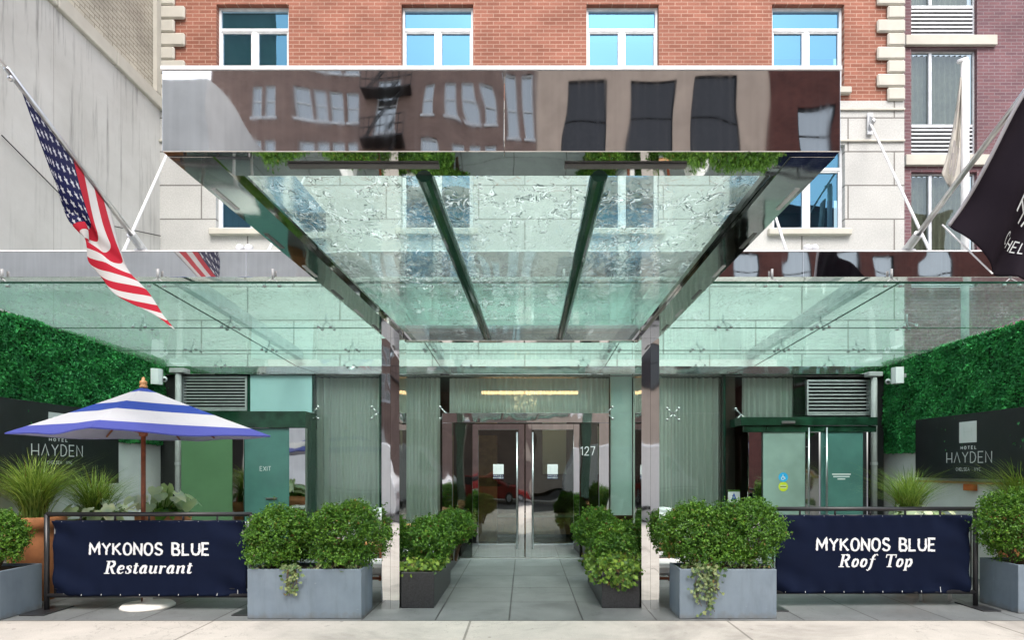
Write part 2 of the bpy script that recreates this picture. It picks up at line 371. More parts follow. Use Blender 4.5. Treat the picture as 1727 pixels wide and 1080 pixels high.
def canopy_glass(name, tint, wet=1.0, swirl=9.0, milk=0.08):
    """thin tinted canopy glass covered in rain: clear part, bent (refracting) part and reflections"""
    m = N(name); co = m.coord(None, (1.0, 0.62, 1.0))
    n1 = m.noise(co, swirl, 3, 0.55, 1.2); n2 = m.noise(co, swirl * 2.6, 2, 0.5, 0.6)
    # thin rims of drops and runnels: iso-lines of the noise
    lv = m.math('FRACT', m.math('MULTIPLY', n1, 5.0))
    dark = m.ramp(lv, [(0.34, 0.0), (0.40, 1.0), (0.50, 1.0), (0.53, 0.0)])
    lite = m.ramp(lv, [(0.52, 0.0), (0.56, 1.0), (0.68, 0.8), (0.78, 0.0)])
    patch = m.math('MULTIPLY', m.ramp(m.noise(co, swirl * 0.55, 2, 0.5), [(0.44, 0.0), (0.52, 1.0)]), m.ramp(m.noise(co, 0.9, 3, 0.6), [(0.30, 0.25), (0.6, 1.0)]))
    line = m.math('MULTIPLY', dark, patch); lite = m.math('MULTIPLY', lite, patch)
    lw = m.n('ShaderNodeLayerWeight'); lw.inputs['Blend'].default_value = 0.5
    tint = m.mix(m.ramp(lw.outputs['Facing'], [(0.35, 0.0), (0.92, 1.0)]), tint, tuple(c * k for c, k in zip(tint, (0.58, 0.82, 0.77))))
    h = m.math('ADD', m.ramp(n1, [(0.46, 0.0), (0.54, 1.0)]), m.math('MULTIPLY', n2, 0.5))
    bmp = m.n('ShaderNodeBump'); bmp.inputs['Strength'].default_value = 0.6 * wet; bmp.inputs['Distance'].default_value = 0.012; m.l(h, bmp.inputs['Height'])
    bsoft = m.n('ShaderNodeBump'); bsoft.inputs['Strength'].default_value = 0.05; bsoft.inputs['Distance'].default_value = 0.02; m.l(n1, bsoft.inputs['Height'])
    tr = m.n('ShaderNodeBsdfTransparent'); m.l(m.mix(m.math('MULTIPLY', line, 0.95 * wet), tint, (0.07, 0.12, 0.12)), tr.inputs[0])
    rf = m.n('ShaderNodeBsdfRefraction'); m.l(m.mix(m.math('MULTIPLY', line, 0.95 * wet), tint, (0.07, 0.12, 0.12)), rf.inputs['Color']); rf.inputs['IOR'].default_value = 1.05; rf.inputs['Roughness'].default_value = 0.02; m.l(bmp.outputs[0], rf.inputs['Normal'])
    gl = m.n('ShaderNodeBsdfGlossy'); gl.inputs['Roughness'].default_value = 0.03; gl.inputs['Color'].default_value = (0.9, 0.95, 0.93, 1); m.l(bsoft.outputs[0], gl.inputs['Normal'])
    df = m.n('ShaderNodeBsdfTranslucent'); df.inputs['Color'].default_value = (0.85, 0.97, 0.95, 1)
    a = m.n('ShaderNodeMixShader'); a.inputs[0].default_value = 0.4 * wet; m.l(tr.outputs[0], a.inputs[1]); m.l(rf.outputs[0], a.inputs[2])
    c = m.n('ShaderNodeMixShader'); m.l(m.math('ADD', m.math('MULTIPLY', m.ramp(n2, [(0.5, 0.0), (0.72, 1.0)]), 0.05 * wet), m.math('ADD', m.math('MULTIPLY', lite, 0.32 * wet), milk)), c.inputs[0]); m.l(a.outputs[0], c.inputs[1]); m.l(df.outputs[0], c.inputs[2])
    fr = m.n('ShaderNodeFresnel'); fr.inputs[0].default_value = 1.45
    d = m.n('ShaderNodeMixShader'); m.l(m.math('MULTIPLY', fr.outputs[0], 0.9), d.inputs[0]); m.l(c.outputs[0], d.inputs[1]); m.l(gl.outputs[0], d.inputs[2])
    m.l(d.outputs[0], m.out.inputs[0]); return m.m
M['glass_wet'] = canopy_glass('rain_wet_glass', (0.83, 0.915, 0.90), 1.0, 12.0, 0.02)
M['glass_side'] = canopy_glass('tinted_canopy_glass', (0.74, 0.905, 0.865), 0.55, 8.0, 0.03)
def clear_edge():
    m = N('clear_glass_edge'); tr = m.n('ShaderNodeBsdfTransparent'); tr.inputs[0].default_value = (0.97, 1.0, 0.99, 1); m.l(tr.outputs[0], m.out.inputs[0]); return m.m
M['clear_edge'] = clear_edge()
def wet_pane(o):     # the rain and the tint sit on the lower face, the rest of the sheet is clear
    o.data.materials.append(M['clear_edge'])
    for p in o.data.polygons: p.material_index = 0 if p.normal.z < -0.5 else 1
    return o

def clear_glass(name, tint, refl=1.0, const=0.05, wav=0.01, gcol=(0.92, 0.97, 0.96)):
    m = N(name); co = m.coord(None)
    bmp = m.n('ShaderNodeBump'); bmp.inputs['Strength'].default_value = wav; bmp.inputs['Distance'].default_value = 1.0; m.l(m.noise(co, 1.1, 1), bmp.inputs['Height'])
    tr = m.n('ShaderNodeBsdfTransparent'); tr.inputs[0].default_value = (*tint, 1)
    gl = m.n('ShaderNodeBsdfGlossy'); gl.inputs['Roughness'].default_value = 0.01; gl.inputs['Color'].default_value = (*gcol, 1); m.l(bmp.outputs[0], gl.inputs['Normal'])
    fr = m.n('ShaderNodeFresnel'); fr.inputs[0].default_value = 1.5
    d = m.n('ShaderNodeMixShader'); m.l(m.math('ADD', m.math('MULTIPLY', fr.outputs[0], refl), const), d.inputs[0]); m.l(tr.outputs[0], d.inputs[1]); m.l(gl.outputs[0], d.inputs[2])
    m.l(d.outputs[0], m.out.inputs[0]); return m.m
M['store_glass'] = clear_glass('storefront_glass', (0.95, 0.99, 0.975), 0.8, 0.01)
M['door_glass'] = clear_glass('door_glass', (0.72, 0.8, 0.76), 1.0, 0.09, 0.012)
M['pane'] = clear_glass('window_pane', (0.6, 0.8, 0.85), 1.0, 0.45, 0.004, (0.17, 0.38, 0.58))
M['pane_dark'] = clear_glass('dark_window_pane', (0.6, 0.78, 0.78), 1.0, 0.20, 0.004, (0.24, 0.56, 0.82))
M['pane_plain'] = clear_glass('plain_window_pane', (0.75, 0.82, 0.8), 0.8, 0.06, 0.01, (0.7, 0.82, 0.9))
M['far_pane'] = clear_glass('far_window_pane', (0.4, 0.45, 0.5), 1.0, 0.45, 0.006)

def cloth_curtain():
    m = N('sheer_curtain'); m.base((0.86, 0.88, 0.83)); m.set(0.9)
    tr = m.n('ShaderNodeBsdfTransparent'); tl = m.n('ShaderNodeBsdfTranslucent'); tl.inputs[0].default_value = (0.7, 0.76, 0.7, 1)
    a = m.n('ShaderNodeMixShader'); a.inputs[0].default_value = 0.25; m.l(m.b.outputs[0], a.inputs[1]); m.l(tl.outputs[0], a.inputs[2])
    b = m.n('ShaderNodeMixShader'); b.inputs[0].default_value = 0.12; m.l(a.outputs[0], b.inputs[1]); m.l(tr.outputs[0], b.inputs[2])
    m.l(b.outputs[0], m.out.inputs[0]); return m.m
M['curtain'] = cloth_curtain()

def leaf(name, lo, hi, trans=0.35, rough=0.45, dry=((0.22, 0.15, 0.04), (0.10, 0.06, 0.03))):
    m = N(name); g = m.n('ShaderNodeNewGeometry')
    c = m.ramp(g.outputs['Random Per Island'], [(0.0, lo), (0.55, tuple((a + b) / 2 for a, b in zip(lo, hi))), (0.975, hi), (0.985, dry[0] if dry else hi), (1.0, dry[1] if dry else hi)])
    gz = m.noise(m.coord(None), 5.0, 2); c = m.mix(1.0, c, m.ramp(gz, [(0.3, (0.72, 0.78, 0.8)), (0.7, (1.22, 1.12, 0.95))]), 'MULTIPLY')
    m.base(c); m.set(rough, 0, 0.35)
    tl = m.n('ShaderNodeBsdfTranslucent'); m.l(m.mix(1.0, c, (1.2, 1.25, 0.7), 'MULTIPLY'), tl.inputs[0])
    a = m.n('ShaderNodeMixShader'); a.inputs[0].default_value = trans; m.l(m.b.outputs[0], a.inputs[1]); m.l(tl.outputs[0], a.inputs[2])
    m.l(a.outputs[0], m.out.inputs[0]); return m.m
M['box_leaf'] = leaf('boxwood_leaves', (0.03, 0.105, 0.014), (0.16, 0.33, 0.045))
M['ivy_leaf'] = leaf('ivy_leaves', (0.04, 0.12, 0.02), (0.26, 0.40, 0.06))
M['ivy_pale'] = leaf('variegated_ivy_leaves', (0.05, 0.12, 0.03), (0.36, 0.42, 0.22))
M['hedge_leaf'] = leaf('artificial_hedge_leaves', (0.014, 0.14, 0.040), (0.07, 0.44, 0.13), 0.2, 0.5, None)
M['hedge_back'] = simple('hedge_backing', (0.008, 0.035, 0.010), 0.9, var=0.4, scale=20, swz=None)
M['grass_leaf'] = leaf('grass_blades', (0.10, 0.20, 0.03), (0.40, 0.52, 0.15), 0.3)
M['caladium'] = leaf('caladium_leaves', (0.42, 0.56, 0.34), (0.78, 0.84, 0.70), 0.3, 0.45, None)
M['caladium_green'] = leaf('green_leaves', (0.05, 0.16, 0.02), (0.16, 0.34, 0.05), 0.3)

def emis(name, col, s):
    m = N(name); e = m.n('ShaderNodeEmission'); e.inputs[0].default_value = (*col, 1); e.inputs[1].default_value = s
    m.l(e.outputs[0], m.out.inputs[0]); return m.m
M['warm_lamp'] = emis('warm_cove_lamp', (1.0, 0.6, 0.28), 5.0)
M['bulb'] = emis('chandelier_bulbs', (1.0, 0.75, 0.4), 8.0)

def canvas(name, col):
    m = N(name); co = m.coord('obj'); w = m.noise(co, 300, 2); a = m.noise(co, 3, 4)
    m.base(m.ramp(a, [(0.3, tuple(c * 0.85 for c in col)), (0.7, tuple(c * 1.1 for c in col))])); m.set(0.85, 0, 0.12); m.bump(w, 0.15, 0.001); return m.m
M['navy_canvas'] = canvas('navy_canvas', (0.0028, 0.0062, 0.021))
M['black_flag'] = canvas('black_purple_flag', (0.013, 0.009, 0.014))
M['hem'] = canvas('grey_hem', (0.35, 0.34, 0.36))
M['tatter'] = canvas('faded_banner_cloth', (0.50, 0.47, 0.42))
M['tatter_print'] = canvas('faded_banner_print', (0.27, 0.25, 0.24))

# ---------------------------------------------------------------- stroke lettering
def arcp(cx, cy_, rx, ry, a0, a1, n=10):
    return [(cx + rx * math.cos(R(a0 + (a1 - a0) * i / n)), cy_ + ry * math.sin(R(a0 + (a1 - a0) * i / n))) for i in range(n + 1)]
CAPS = {
 'M': (0.78, [[(0, 0), (0.04, 1), (0.39, 0.32), (0.74, 1), (0.78, 0)]]),
 'Y': (0.62, [[(0, 1), (0.31, 0.5), (0.31, 0)], [(0.62, 1), (0.31, 0.5)]]),
 'K': (0.6, [[(0, 0), (0, 1)], [(0.56, 1), (0.03, 0.48)], [(0.14, 0.58), (0.6, 0)]]),
 'O': (0.6, [arcp(0.3, 0.5, 0.3, 0.5, 90, 450, 20)]),
 'N': (0.58, [[(0, 0), (0, 1), (0.58, 0), (0.58, 1)]]),
 'S': (0.55, [[(0.52, 0.82), (0.42, 0.97), (0.2, 1.0), (0.05, 0.88), (0.05, 0.66), (0.2, 0.54), (0.4, 0.46), (0.53, 0.32), (0.5, 0.1), (0.34, 0.0), (0.14, 0.02), (0.0, 0.18)]]),
 'B': (0.54, [[(0, 0), (0, 1), (0.32, 1), (0.46, 0.86), (0.44, 0.64), (0.3, 0.54), (0.05, 0.53)], [(0.3, 0.54), (0.5, 0.42), (0.54, 0.2), (0.4, 0.01), (0, 0)]]),
 'L': (0.5, [[(0, 1), (0, 0), (0.5, 0)]]),
 'U': (0.58, [[(0, 1), (0, 0.28), (0.1, 0.06), (0.29, 0), (0.48, 0.06), (0.58, 0.28), (0.58, 1)]]),
 'E': (0.5, [[(0.5, 1), (0, 1), (0, 0), (0.5, 0)], [(0.02, 0.5), (0.42, 0.5)]]),
 'H': (0.6, [[(0, 0), (0, 1)], [(0.6, 1), (0.6, 0)], [(0, 0.5), (0.6, 0.5)]]),
 'A': (0.66, [[(0, 0), (0.33, 1), (0.66, 0)], [(0.12, 0.32), (0.54, 0.32)]]),
 'D': (0.56, [[(0, 0), (0, 1), (0.22, 1), (0.46, 0.86), (0.56, 0.5), (0.46, 0.14), (0.22, 0), (-0.02, 0)]]),
 'T': (0.58, [[(0, 1), (0.58, 1)], [(0.29, 1), (0.29, 0)]]),
 'C': (0.56, [arcp(0.3, 0.5, 0.3, 0.5, 45, 315, 14)]),
 'X': (0.58, [[(0, 0), (0.58, 1)], [(0, 1), (0.58, 0)]]),
 'I': (0.0, [[(0, 0), (0, 1)]]),
 'G': (0.6, [arcp(0.3, 0.5, 0.3, 0.5, 45, 360, 16) + [(0.33, 0.48)]]),
 'R': (0.56, [[(0, 0), (0, 1), (0.36, 1), (0.52, 0.84), (0.5, 0.62), (0.34, 0.5), (0, 0.5)], [(0.28, 0.5), (0.56, 0)]]),
 'P': (0.54, [[(0, 0), (0, 1), (0.36, 1), (0.52, 0.84), (0.5, 0.62), (0.34, 0.5), (0, 0.5)]]),
 '1': (0.28, [[(0.02, 0.78), (0.22, 1), (0.22, 0)]]),
 '2': (0.52, [[(0.02, 0.74), (0.1, 0.92), (0.27, 1), (0.45, 0.92), (0.5, 0.72), (0.4, 0.5), (0.0, 0.0), (0.52, 0)]]),
 '7': (0.52, [[(0, 1), (0.52, 1), (0.2, 0)]]),
 '.': (0.06, [[(0.0, 0.48), (0.06, 0.48)]]),
 '-': (0.2, [[(0.0, 0.48), (0.2, 0.48)]]),
 ' ': (0.35, []),
}
# bold italic serif: strokes carry their own half-width (thick k, thin t)
k_, t_ = 0.085, 0.035
SER = {
 'R': (0.80, [([(0.2, 0), (0.2, 1)], k_), ([(0.02, 0.02), (0.4, 0.02)], t_), ([(0.02, 0.98), (0.45, 0.98)], t_), ([(0.4, 0.98), (0.56, 0.93), (0.62, 0.77), (0.56, 0.6), (0.4, 0.52)], k_), ([(0.42, 0.53), (0.24, 0.52)], t_), ([(0.42, 0.5), (0.64, 0.04)], k_), ([(0.6, 0.02), (0.82, 0.02)], t_)]),
 'T': (0.72, [([(0.36, 0), (0.36, 1)], k_), ([(0.0, 0.97), (0.72, 0.97)], 0.045), ([(0.02, 0.98), (0.02, 0.74)], t_), ([(0.70, 0.98), (0.70, 0.74)], t_), ([(0.18, 0.02), (0.54, 0.02)], t_)]),
 'e': (0.46, [([(0.06, 0.3), (0.44, 0.38)], t_), ([(0.40, 0.38), (0.40, 0.55), (0.30, 0.63), (0.2, 0.62)], 0.055), ([(0.24, 0.64), (0.12, 0.54), (0.06, 0.34), (0.08, 0.14), (0.2, 0.03)], k_), ([(0.16, 0.02), (0.3, 0.02), (0.44, 0.14)], t_)]),
 's': (0.40, [([(0.36, 0.44), (0.36, 0.58), (0.24, 0.64), (0.1, 0.58)], t_), ([(0.1, 0.6), (0.1, 0.46), (0.32, 0.26), (0.32, 0.08)], k_), ([(0.34, 0.1), (0.22, 0.02), (0.06, 0.04), (0.04, 0.2)], t_)]),
 't': (0.36, [([(0.16, 0.84), (0.14, 0.12), (0.2, 0.04)], k_), ([(0.18, 0.03), (0.28, 0.03), (0.36, 0.14)], t_), ([(0.0, 0.62), (0.34, 0.62)], t_)]),
 'a': (0.54, [([(0.4, 0.62), (0.2, 0.6), (0.08, 0.4), (0.07, 0.2), (0.14, 0.05)], k_), ([(0.12, 0.03), (0.22, 0.03), (0.4, 0.22)], t_), ([(0.4, 0.64), (0.38, 0.12), (0.44, 0.04)], k_), ([(0.42, 0.03), (0.54, 0.12)], t_)]),
 'u': (0.58, [([(0.0, 0.6), (0.1, 0.63)], t_), ([(0.12, 0.64), (0.1, 0.18), (0.18, 0.05)], k_), ([(0.16, 0.03), (0.28, 0.04), (0.42, 0.24)], t_), ([(0.44, 0.64), (0.42, 0.12), (0.48, 0.04)], k_), ([(0.46, 0.03), (0.58, 0.12)], t_)]),
 'r': (0.44, [([(0.0, 0.58), (0.1, 0.62)], t_), ([(0.12, 0.64), (0.12, 0.0)], k_), ([(0.14, 0.4), (0.24, 0.58), (0.34, 0.62)], t_), ([(0.32, 0.6), (0.42, 0.52)], 0.075)]),
 'n': (0.60, [([(0.0, 0.58), (0.1, 0.62)], t_), ([(0.12, 0.64), (0.12, 0.0)], k_), ([(0.14, 0.4), (0.26, 0.58), (0.36, 0.62)], t_), ([(0.34, 0.63), (0.45, 0.55), (0.44, 0.14), (0.5, 0.04)], k_), ([(0.48, 0.03), (0.6, 0.12)], t_)]),
 'o': (0.50, [([(0.26, 0.64), (0.12, 0.56), (0.07, 0.34), (0.1, 0.12), (0.22, 0.02)], k_), ([(0.2, 0.02), (0.36, 0.1), (0.43, 0.34), (0.38, 0.56), (0.26, 0.64)], 0.07)]),
 'f': (0.46, [([(0.54, 0.92), (0.46, 1.02), (0.34, 0.98)], t_), ([(0.36, 1.0), (0.24, 0.8), (0.2, 0.0), (0.12, -0.2)], 0.075), ([(0.14, -0.2), (0.04, -0.28), (-0.06, -0.2)], t_), ([(0.04, 0.62), (0.44, 0.62)], t_)]),
 'p': (0.56, [([(0.0, 0.6), (0.1, 0.62)], t_), ([(0.12, 0.64), (0.12, -0.28)], k_), ([(0.0, -0.27), (0.28, -0.27)], t_), ([(0.14, 0.46), (0.26, 0.62)], t_), ([(0.26, 0.62), (0.42, 0.56), (0.48, 0.36), (0.42, 0.12), (0.28, 0.03)], k_), ([(0.3, 0.03), (0.14, 0.06)], t_)]),
 ' ': (0.5, []),
}
def ribbon(pts, w, jit=0.0, rg=None):
    """2-D ribbon of half width w -> (left pts, right pts)"""
    if jit:
        q = []
        for a, b in zip(pts[:-1], pts[1:]):
            L = math.hypot(b[0] - a[0], b[1] - a[1]); n = max(1, int(L / 0.12))
            q += [(a[0] + (b[0] - a[0]) * i / n, a[1] + (b[1] - a[1]) * i / n) for i in range(n)]
        pts = q + [pts[-1]]
    n = len(pts); closed = n > 3 and math.hypot(pts[0][0] - pts[-1][0], pts[0][1] - pts[-1][1]) < 1e-4
    Ls, Rs = [], []
    for i in range(n):
        p = pts[i]; a = pts[i - 1] if i > 0 else (pts[-2] if closed else None); b = pts[i + 1] if i < n - 1 else (pts[1] if closed else None)
        def nd(u, v):
            dx, dy = v[0] - u[0], v[1] - u[1]; L = math.hypot(dx, dy) or 1; return (-dy / L, dx / L)
        if a is None: nx, ny = nd(p, b); s_ = 1
        elif b is None: nx, ny = nd(a, p); s_ = 1
        else:
            n1, n2 = nd(a, p), nd(p, b); nx, ny = n1[0] + n2[0], n1[1] + n2[1]; L = math.hypot(nx, ny) or 1; nx, ny = nx / L, ny / L
            s_ = min(1.7, 1 / max(0.35, nx * n1[0] + ny * n1[1]))
        wl = w * s_ * (1 + (rg.uniform(-jit, jit) if jit else 0)); wr = w * s_ * (1 + (rg.uniform(-jit, jit) if jit else 0))
        Ls.append((p[0] + nx * wl, p[1] + ny * wl)); Rs.append((p[0] - nx * wr, p[1] - ny * wr))
    return Ls, Rs
def lettering(text, style, p00, ux, uz, nrm, mat, parent, w=0.07, gap=0.28, shear=0.0, jit=0.0, crossbar=None, name='lettering', warp=None):
    """letters fitted in the rectangle p00, p00+ux, p00+uz; nrm points to the viewer"""
    p00, ux, uz, nrm = Vector(p00), Vector(ux), Vector(uz), Vector(nrm).normalized()
    rg = random.Random(len(text) * 7 + 3); strips = []; wid = []; x = 0
    for ci, ch in enumerate(text):
        if style == 'serif':
            adv, st = SER[ch]; sts = st; g = 0.10
        else:
            adv, st = CAPS[ch]
            if crossbar and ch == 'H': st = [[(0, 0), (0, 1)], [(0.6, 1), (0.6, 0)], [(0, crossbar), (0.6, crossbar)]]
            if crossbar and ch == 'A': st = [[(0, 0), (0.33, 1), (0.66, 0)]]
            sts = [(s, w) for s in st]; g = gap
        for s, ww in sts:
            l, r = ribbon([(px + x + shear * py, py) for px, py in s], ww, jit, rg); strips.append((l, r)); wid.append(text[:ci].count(' '))
        x += adv + g
    allp = [p for l, r in strips for p in l + r]
    x0 = min(p[0] for p in allp); x1 = max(p[0] for p in allp); y0 = min(p[1] for p in allp); y1 = max(p[1] for p in allp)
    mbs = {}; k = 0
    for (l, r), wi in zip(strips, wid):
        mb = mbs.setdefault(wi if len(text) < 13 else 0, MB())
        off = nrm * (0.0004 * (k % 12)); k += 1
        def mp(p):
            q = p00 + ux * ((p[0] - x0) / (x1 - x0)) + uz * ((p[1] - y0) / (y1 - y0)) + off
            return warp(q) if warp else q
        vs_ = [mp(p) for p in l] + [mp(p) for p in r]; n = len(l)
        mb.add(vs_, [(i + 1, i, n + i, n + i + 1) for i in range(n - 1)])
    return [q.build(name, mat, parent) for q in mbs.values()]

# ---------------------------------------------------------------- leaf clouds
def leaf_cloud(c, nrm, L, W, spread=0.9, fold=0.25, jit=0.5):
    """diamond leaves: centres c (n,3), preferred directions nrm (n,3) -> verts, faces"""
    n = len(c)
    d = nrm + nrng.normal(0, spread, (n, 3)); d /= np.linalg.norm(d, axis=1, keepdims=True) + 1e-9
    u = np.cross(d, nrng.normal(0, 1, (n, 3))); u /= np.linalg.norm(u, axis=1, keepdims=True) + 1e-9
    w = np.cross(d, u)
    s = (1 + nrng.uniform(-jit, jit, (n, 1)))
    l = L * s; ww = W * s
    a = c - u * l * 0.5; b = c + w * ww * 0.5 + d * ww * fold; t = c + u * l * 0.5; e = c - w * ww * 0.5 + d * ww * fold
    v = np.stack([a, b, t, e], 1).reshape(-1, 3); f = np.arange(4 * n).reshape(-1, 4)
    return v, f
def lump(dirs, seed, amp=0.12, fr=3.0):
    r_ = np.random.default_rng(seed); s = np.ones(len(dirs))
    for _ in range(7):
        k = r_.normal(0, fr, 3); s += amp * 0.45 * np.sin(dirs @ k + r_.uniform(0, 6.28))
    return s

def boxwood(name, label, blobs, zbase, seed, n=9000, L=0.026, W=0.017, mat='box_leaf', stems=9, group='boxwood shrubs'):
    """blobs: (centre, radii, weight) -> shrub of small leaves in sprays, with twiggy stems"""
    c0 = Vector(blobs[0][0]); root = thing(name, label, 'shrub', (c0.x, c0.y, zbase), group)
    V = MB()
    for bi, (c, r, wgt) in enumerate(blobs):
        m = int(n * 1.9 * wgt); ns = m // 9
        d = nrng.normal(0, 1, (ns, 3)); d /= np.linalg.norm(d, axis=1, keepdims=True)
        keep = (d[:, 2] > -0.75) & ((d[:, 2] > -0.15) | (nrng.random(ns) < 0.55)) & (np.sin(d[:, 0] * 7 + seed) * np.sin(d[:, 2] * 6 + d[:, 1] * 5 + seed * 2) < 0.93); d = d[keep]; ns = len(d)
        rad = lump(d, seed + bi, 0.09, 3.2) * lump(d, seed + bi + 50, 0.05, 9) * (0.62 + 0.38 * nrng.random(ns) ** 0.45) * (1 + 0.16 * (nrng.random(ns) > 0.95))
        tips = np.array(c) + d * np.array(r) * rad[:, None]
        # a spray of 9 leaves along each short twig
        tw = d + nrng.normal(0, 0.35, (ns, 3)) + np.array([0, 0, 0.35]); tw /= np.linalg.norm(tw, axis=1, keepdims=True)
        cen = (tips[:, None, :] + tw[:, None, :] * np.linspace(-0.05, 0.035, 9)[None, :, None] + nrng.normal(0, 0.011, (ns, 9, 3))).reshape(-1, 3)
        nn = np.repeat(tw, 9, 0)
        low = cen[:, 2] < zbase - 0.01; cen[low, 2] = zbase + nrng.random(low.sum()) * 0.03
        V.arr(*leaf_cloud(cen, nn, L, W, 0.8))
    V.build('foliage', M[mat], root)
    S = MB()
    for (c, r, wgt) in blobs:
        for i in range(stems):
            a = rng.uniform(0, 6.28); e = Vector((c[0] + math.cos(a) * r[0] * 0.6, c[1] + math.sin(a) * r[1] * 0.6, c[2] + rng.uniform(-0.1, 0.4) * r[2]))
            b = Vector((c[0] + math.cos(a) * 0.04, c[1] + math.sin(a) * 0.04, zbase - 0.02)); m_ = (e + b) / 2 + Vector((rng.uniform(-.03, .03), rng.uniform(-.03, .03), 0.03))
            S.tube([b, m_, e], [0.011, 0.008, 0.004], 6)
    S.build('stem', M['bark'], root)
    return root

def ivy(name, label, paths, seed, mat='ivy_leaf', size=0.05, dens=60, spread=0.05, facing=(0, -1, 0.35), group='trailing ivy'):
    p0 = Vector(paths[0][0]); root = thing(name, label, 'ivy', p0, group); V = MB(); S = MB(); cs = []
    for pts in paths:
        pts = [Vector(p) for p in pts]; S.tube(pts, 0.003, 5)
        L = sum((b - a).length for a, b in zip(pts[:-1], pts[1:])); n = max(3, int(L * dens))
        for i in range(n):
            t = rng.random() * (len(pts) - 1); k = min(int(t), len(pts) - 2); q = pts[k].lerp(pts[k + 1], t - k)
            cs.append((q.x + rng.gauss(0, spread), q.y + rng.gauss(0, spread) * 0.7, q.z + rng.gauss(0, spread * 0.6)))
    c = np.array(cs); n = len(c)
    d = np.array(facing)[None, :] + nrng.normal(0, 0.45, (n, 3)); d /= np.linalg.norm(d, axis=1, keepdims=True)
    u = np.cross(d, nrng.normal(0, 1, (n, 3))); u /= np.linalg.norm(u, axis=1, keepdims=True); w = np.cross(d, u)
    s = size * (0.6 + 0.6 * nrng.random((n, 1)))
    prof = [(-0.45, 0.0), (-0.35, 0.35), (0.0, 0.25), (0.05, 0.5), (0.22, 0.18), (0.6, 0.0), (0.22, -0.18), (0.05, -0.5), (0.0, -0.25), (-0.35, -0.35)]
    v = np.stack([c + u * s * a + w * s * b + d * s * abs(b) * 0.2 for a, b in prof], 1).reshape(-1, 3)
    V.arr(v, np.arange(len(prof) * n).reshape(-1, len(prof)))
    V.build('foliage', M[mat], root); S.build('stem', M['bark'], root)
    return root

def grass_tuft(name, label, c, zb, H, spread, n, seed, group='ornamental grasses'):
    root = thing(name, label, 'grass', (c[0], c[1], zb), group); mb = MB(); rg = random.Random(seed)
    for i in range(n):
        a = rg.uniform(0, 6.28); lean = spread * rg.random() ** 0.8; h = H * rg.uniform(0.6, 1.05); dr = rg.uniform(0, 0.45) * h * min(1, lean / spread + .2)
        b = Vector((c[0] + rg.gauss(0, 0.05), c[1] + rg.gauss(0, 0.05), zb)); ln = Vector((math.cos(a), math.sin(a), 0)); sd_ = Vector((-ln.y, ln.x, 0))
        pts = []
        for k in range(7):
            t = k / 6; z = h * (1.35 * t - 0.35 * t * t) - dr * t ** 3; pts.append(b + ln * lean * t ** 1.7 + Vector((0, 0, z)))
        w = rg.uniform(0.003, 0.0075); vs_ = []
        for k, p in enumerate(pts):
            ww = w * (1 - (k / 6) ** 2 * 0.9); vs_ += [p - sd_ * ww, p + sd_ * ww]
        mb.add(vs_, [(2 * k, 2 * k + 1, 2 * k + 3, 2 * k + 2) for k in range(6)])
    mb.build('blades', M['grass_leaf'], root); return root

def heart_leaf(mb, c, d, up, size):
    d = Vector(d).normalized(); s = d.cross(Vector(up)).normalized(); n = s.cross(d)
    pr = [(0, -0.12), (0.2, -0.38), (0.42, -0.3), (0.48, 0.0), (0.36, 0.4), (0.16, 0.75), (0, 1.0)]
    pts = [(0.0, 0.0)] + pr[1:] ; ring = pr + [(-x, y) for x, y in pr[-2:0:-1]]
    vs_ = [Vector(c) + n * size * 0.05] + [Vector(c) + s * x * size + d * y * size - n * size * (0.35 * x * x + 0.12 * y * y) for x, y in ring]
    m = len(ring); mb.add(vs_, [(0, 1 + i, 1 + (i + 1) % m) for i in range(m)])
def caladium(name, label, c, zb, H, spread, n, seed, mat='caladium', size=0.2, group='caladium plants'):
    root = thing(name, label, 'plant', (c[0], c[1], zb), group); L = MB(); S = MB(); rg = random.Random(seed)
    for i in range(n):
        a = rg.uniform(0, 6.28); l = spread * math.sqrt(rg.random()); h = H * rg.uniform(0.45, 1.0) * (1 - 0.3 * l / spread)
        b = Vector((c[0] + 0.03 * math.cos(a), c[1] + 0.03 * math.sin(a), zb)); e = Vector((c[0] + l * math.cos(a), c[1] + l * math.sin(a), zb + h))
        S.tube([b, (b + e) / 2 + Vector((0, 0, 0.05)), e], 0.005, 5)
        heart_leaf(L, e, (math.cos(a) * 0.8 + rg.gauss(0, .4), math.sin(a) * 0.8 + rg.gauss(0, .4) - .35, -0.75 + rg.gauss(0, .35)), (0, 0, 1), size * rg.uniform(0.7, 1.15))
    L.build('leaves', M[mat], root, True); S.build('stems', M['caladium_green'], root); return root

# ================================================================ SETTING
struct(MB().box(-150, 150, -150, -3.2, -0.6, -0.13).build('road', M['asphalt']))
struct(MB().box(-40, 40, -3.0, 6.49, -0.6, 0.0).build('pavement', M['sidewalk']))
struct(MB().bbox(-40, 40, -3.2, -3.0, -0.6, 0.0, 0.01).build('kerb', M['kerb']))
struct(MB().box(-6.6, 6.9, 6.49, 11.05, -0.6, 0.001).build('courtyard_paving', M['paver']))
struct(MB().box(-40, 40, -13.5, -12.0, -0.3, 0.0).build('far_pavement', M['sidewalk']))
struct(MB().quad((-150, 6.49, -0.1), (150, 6.49, -0.1), (150, 150, -0.1), (-150, 150, -0.1)).build('ground', M['asphalt']))

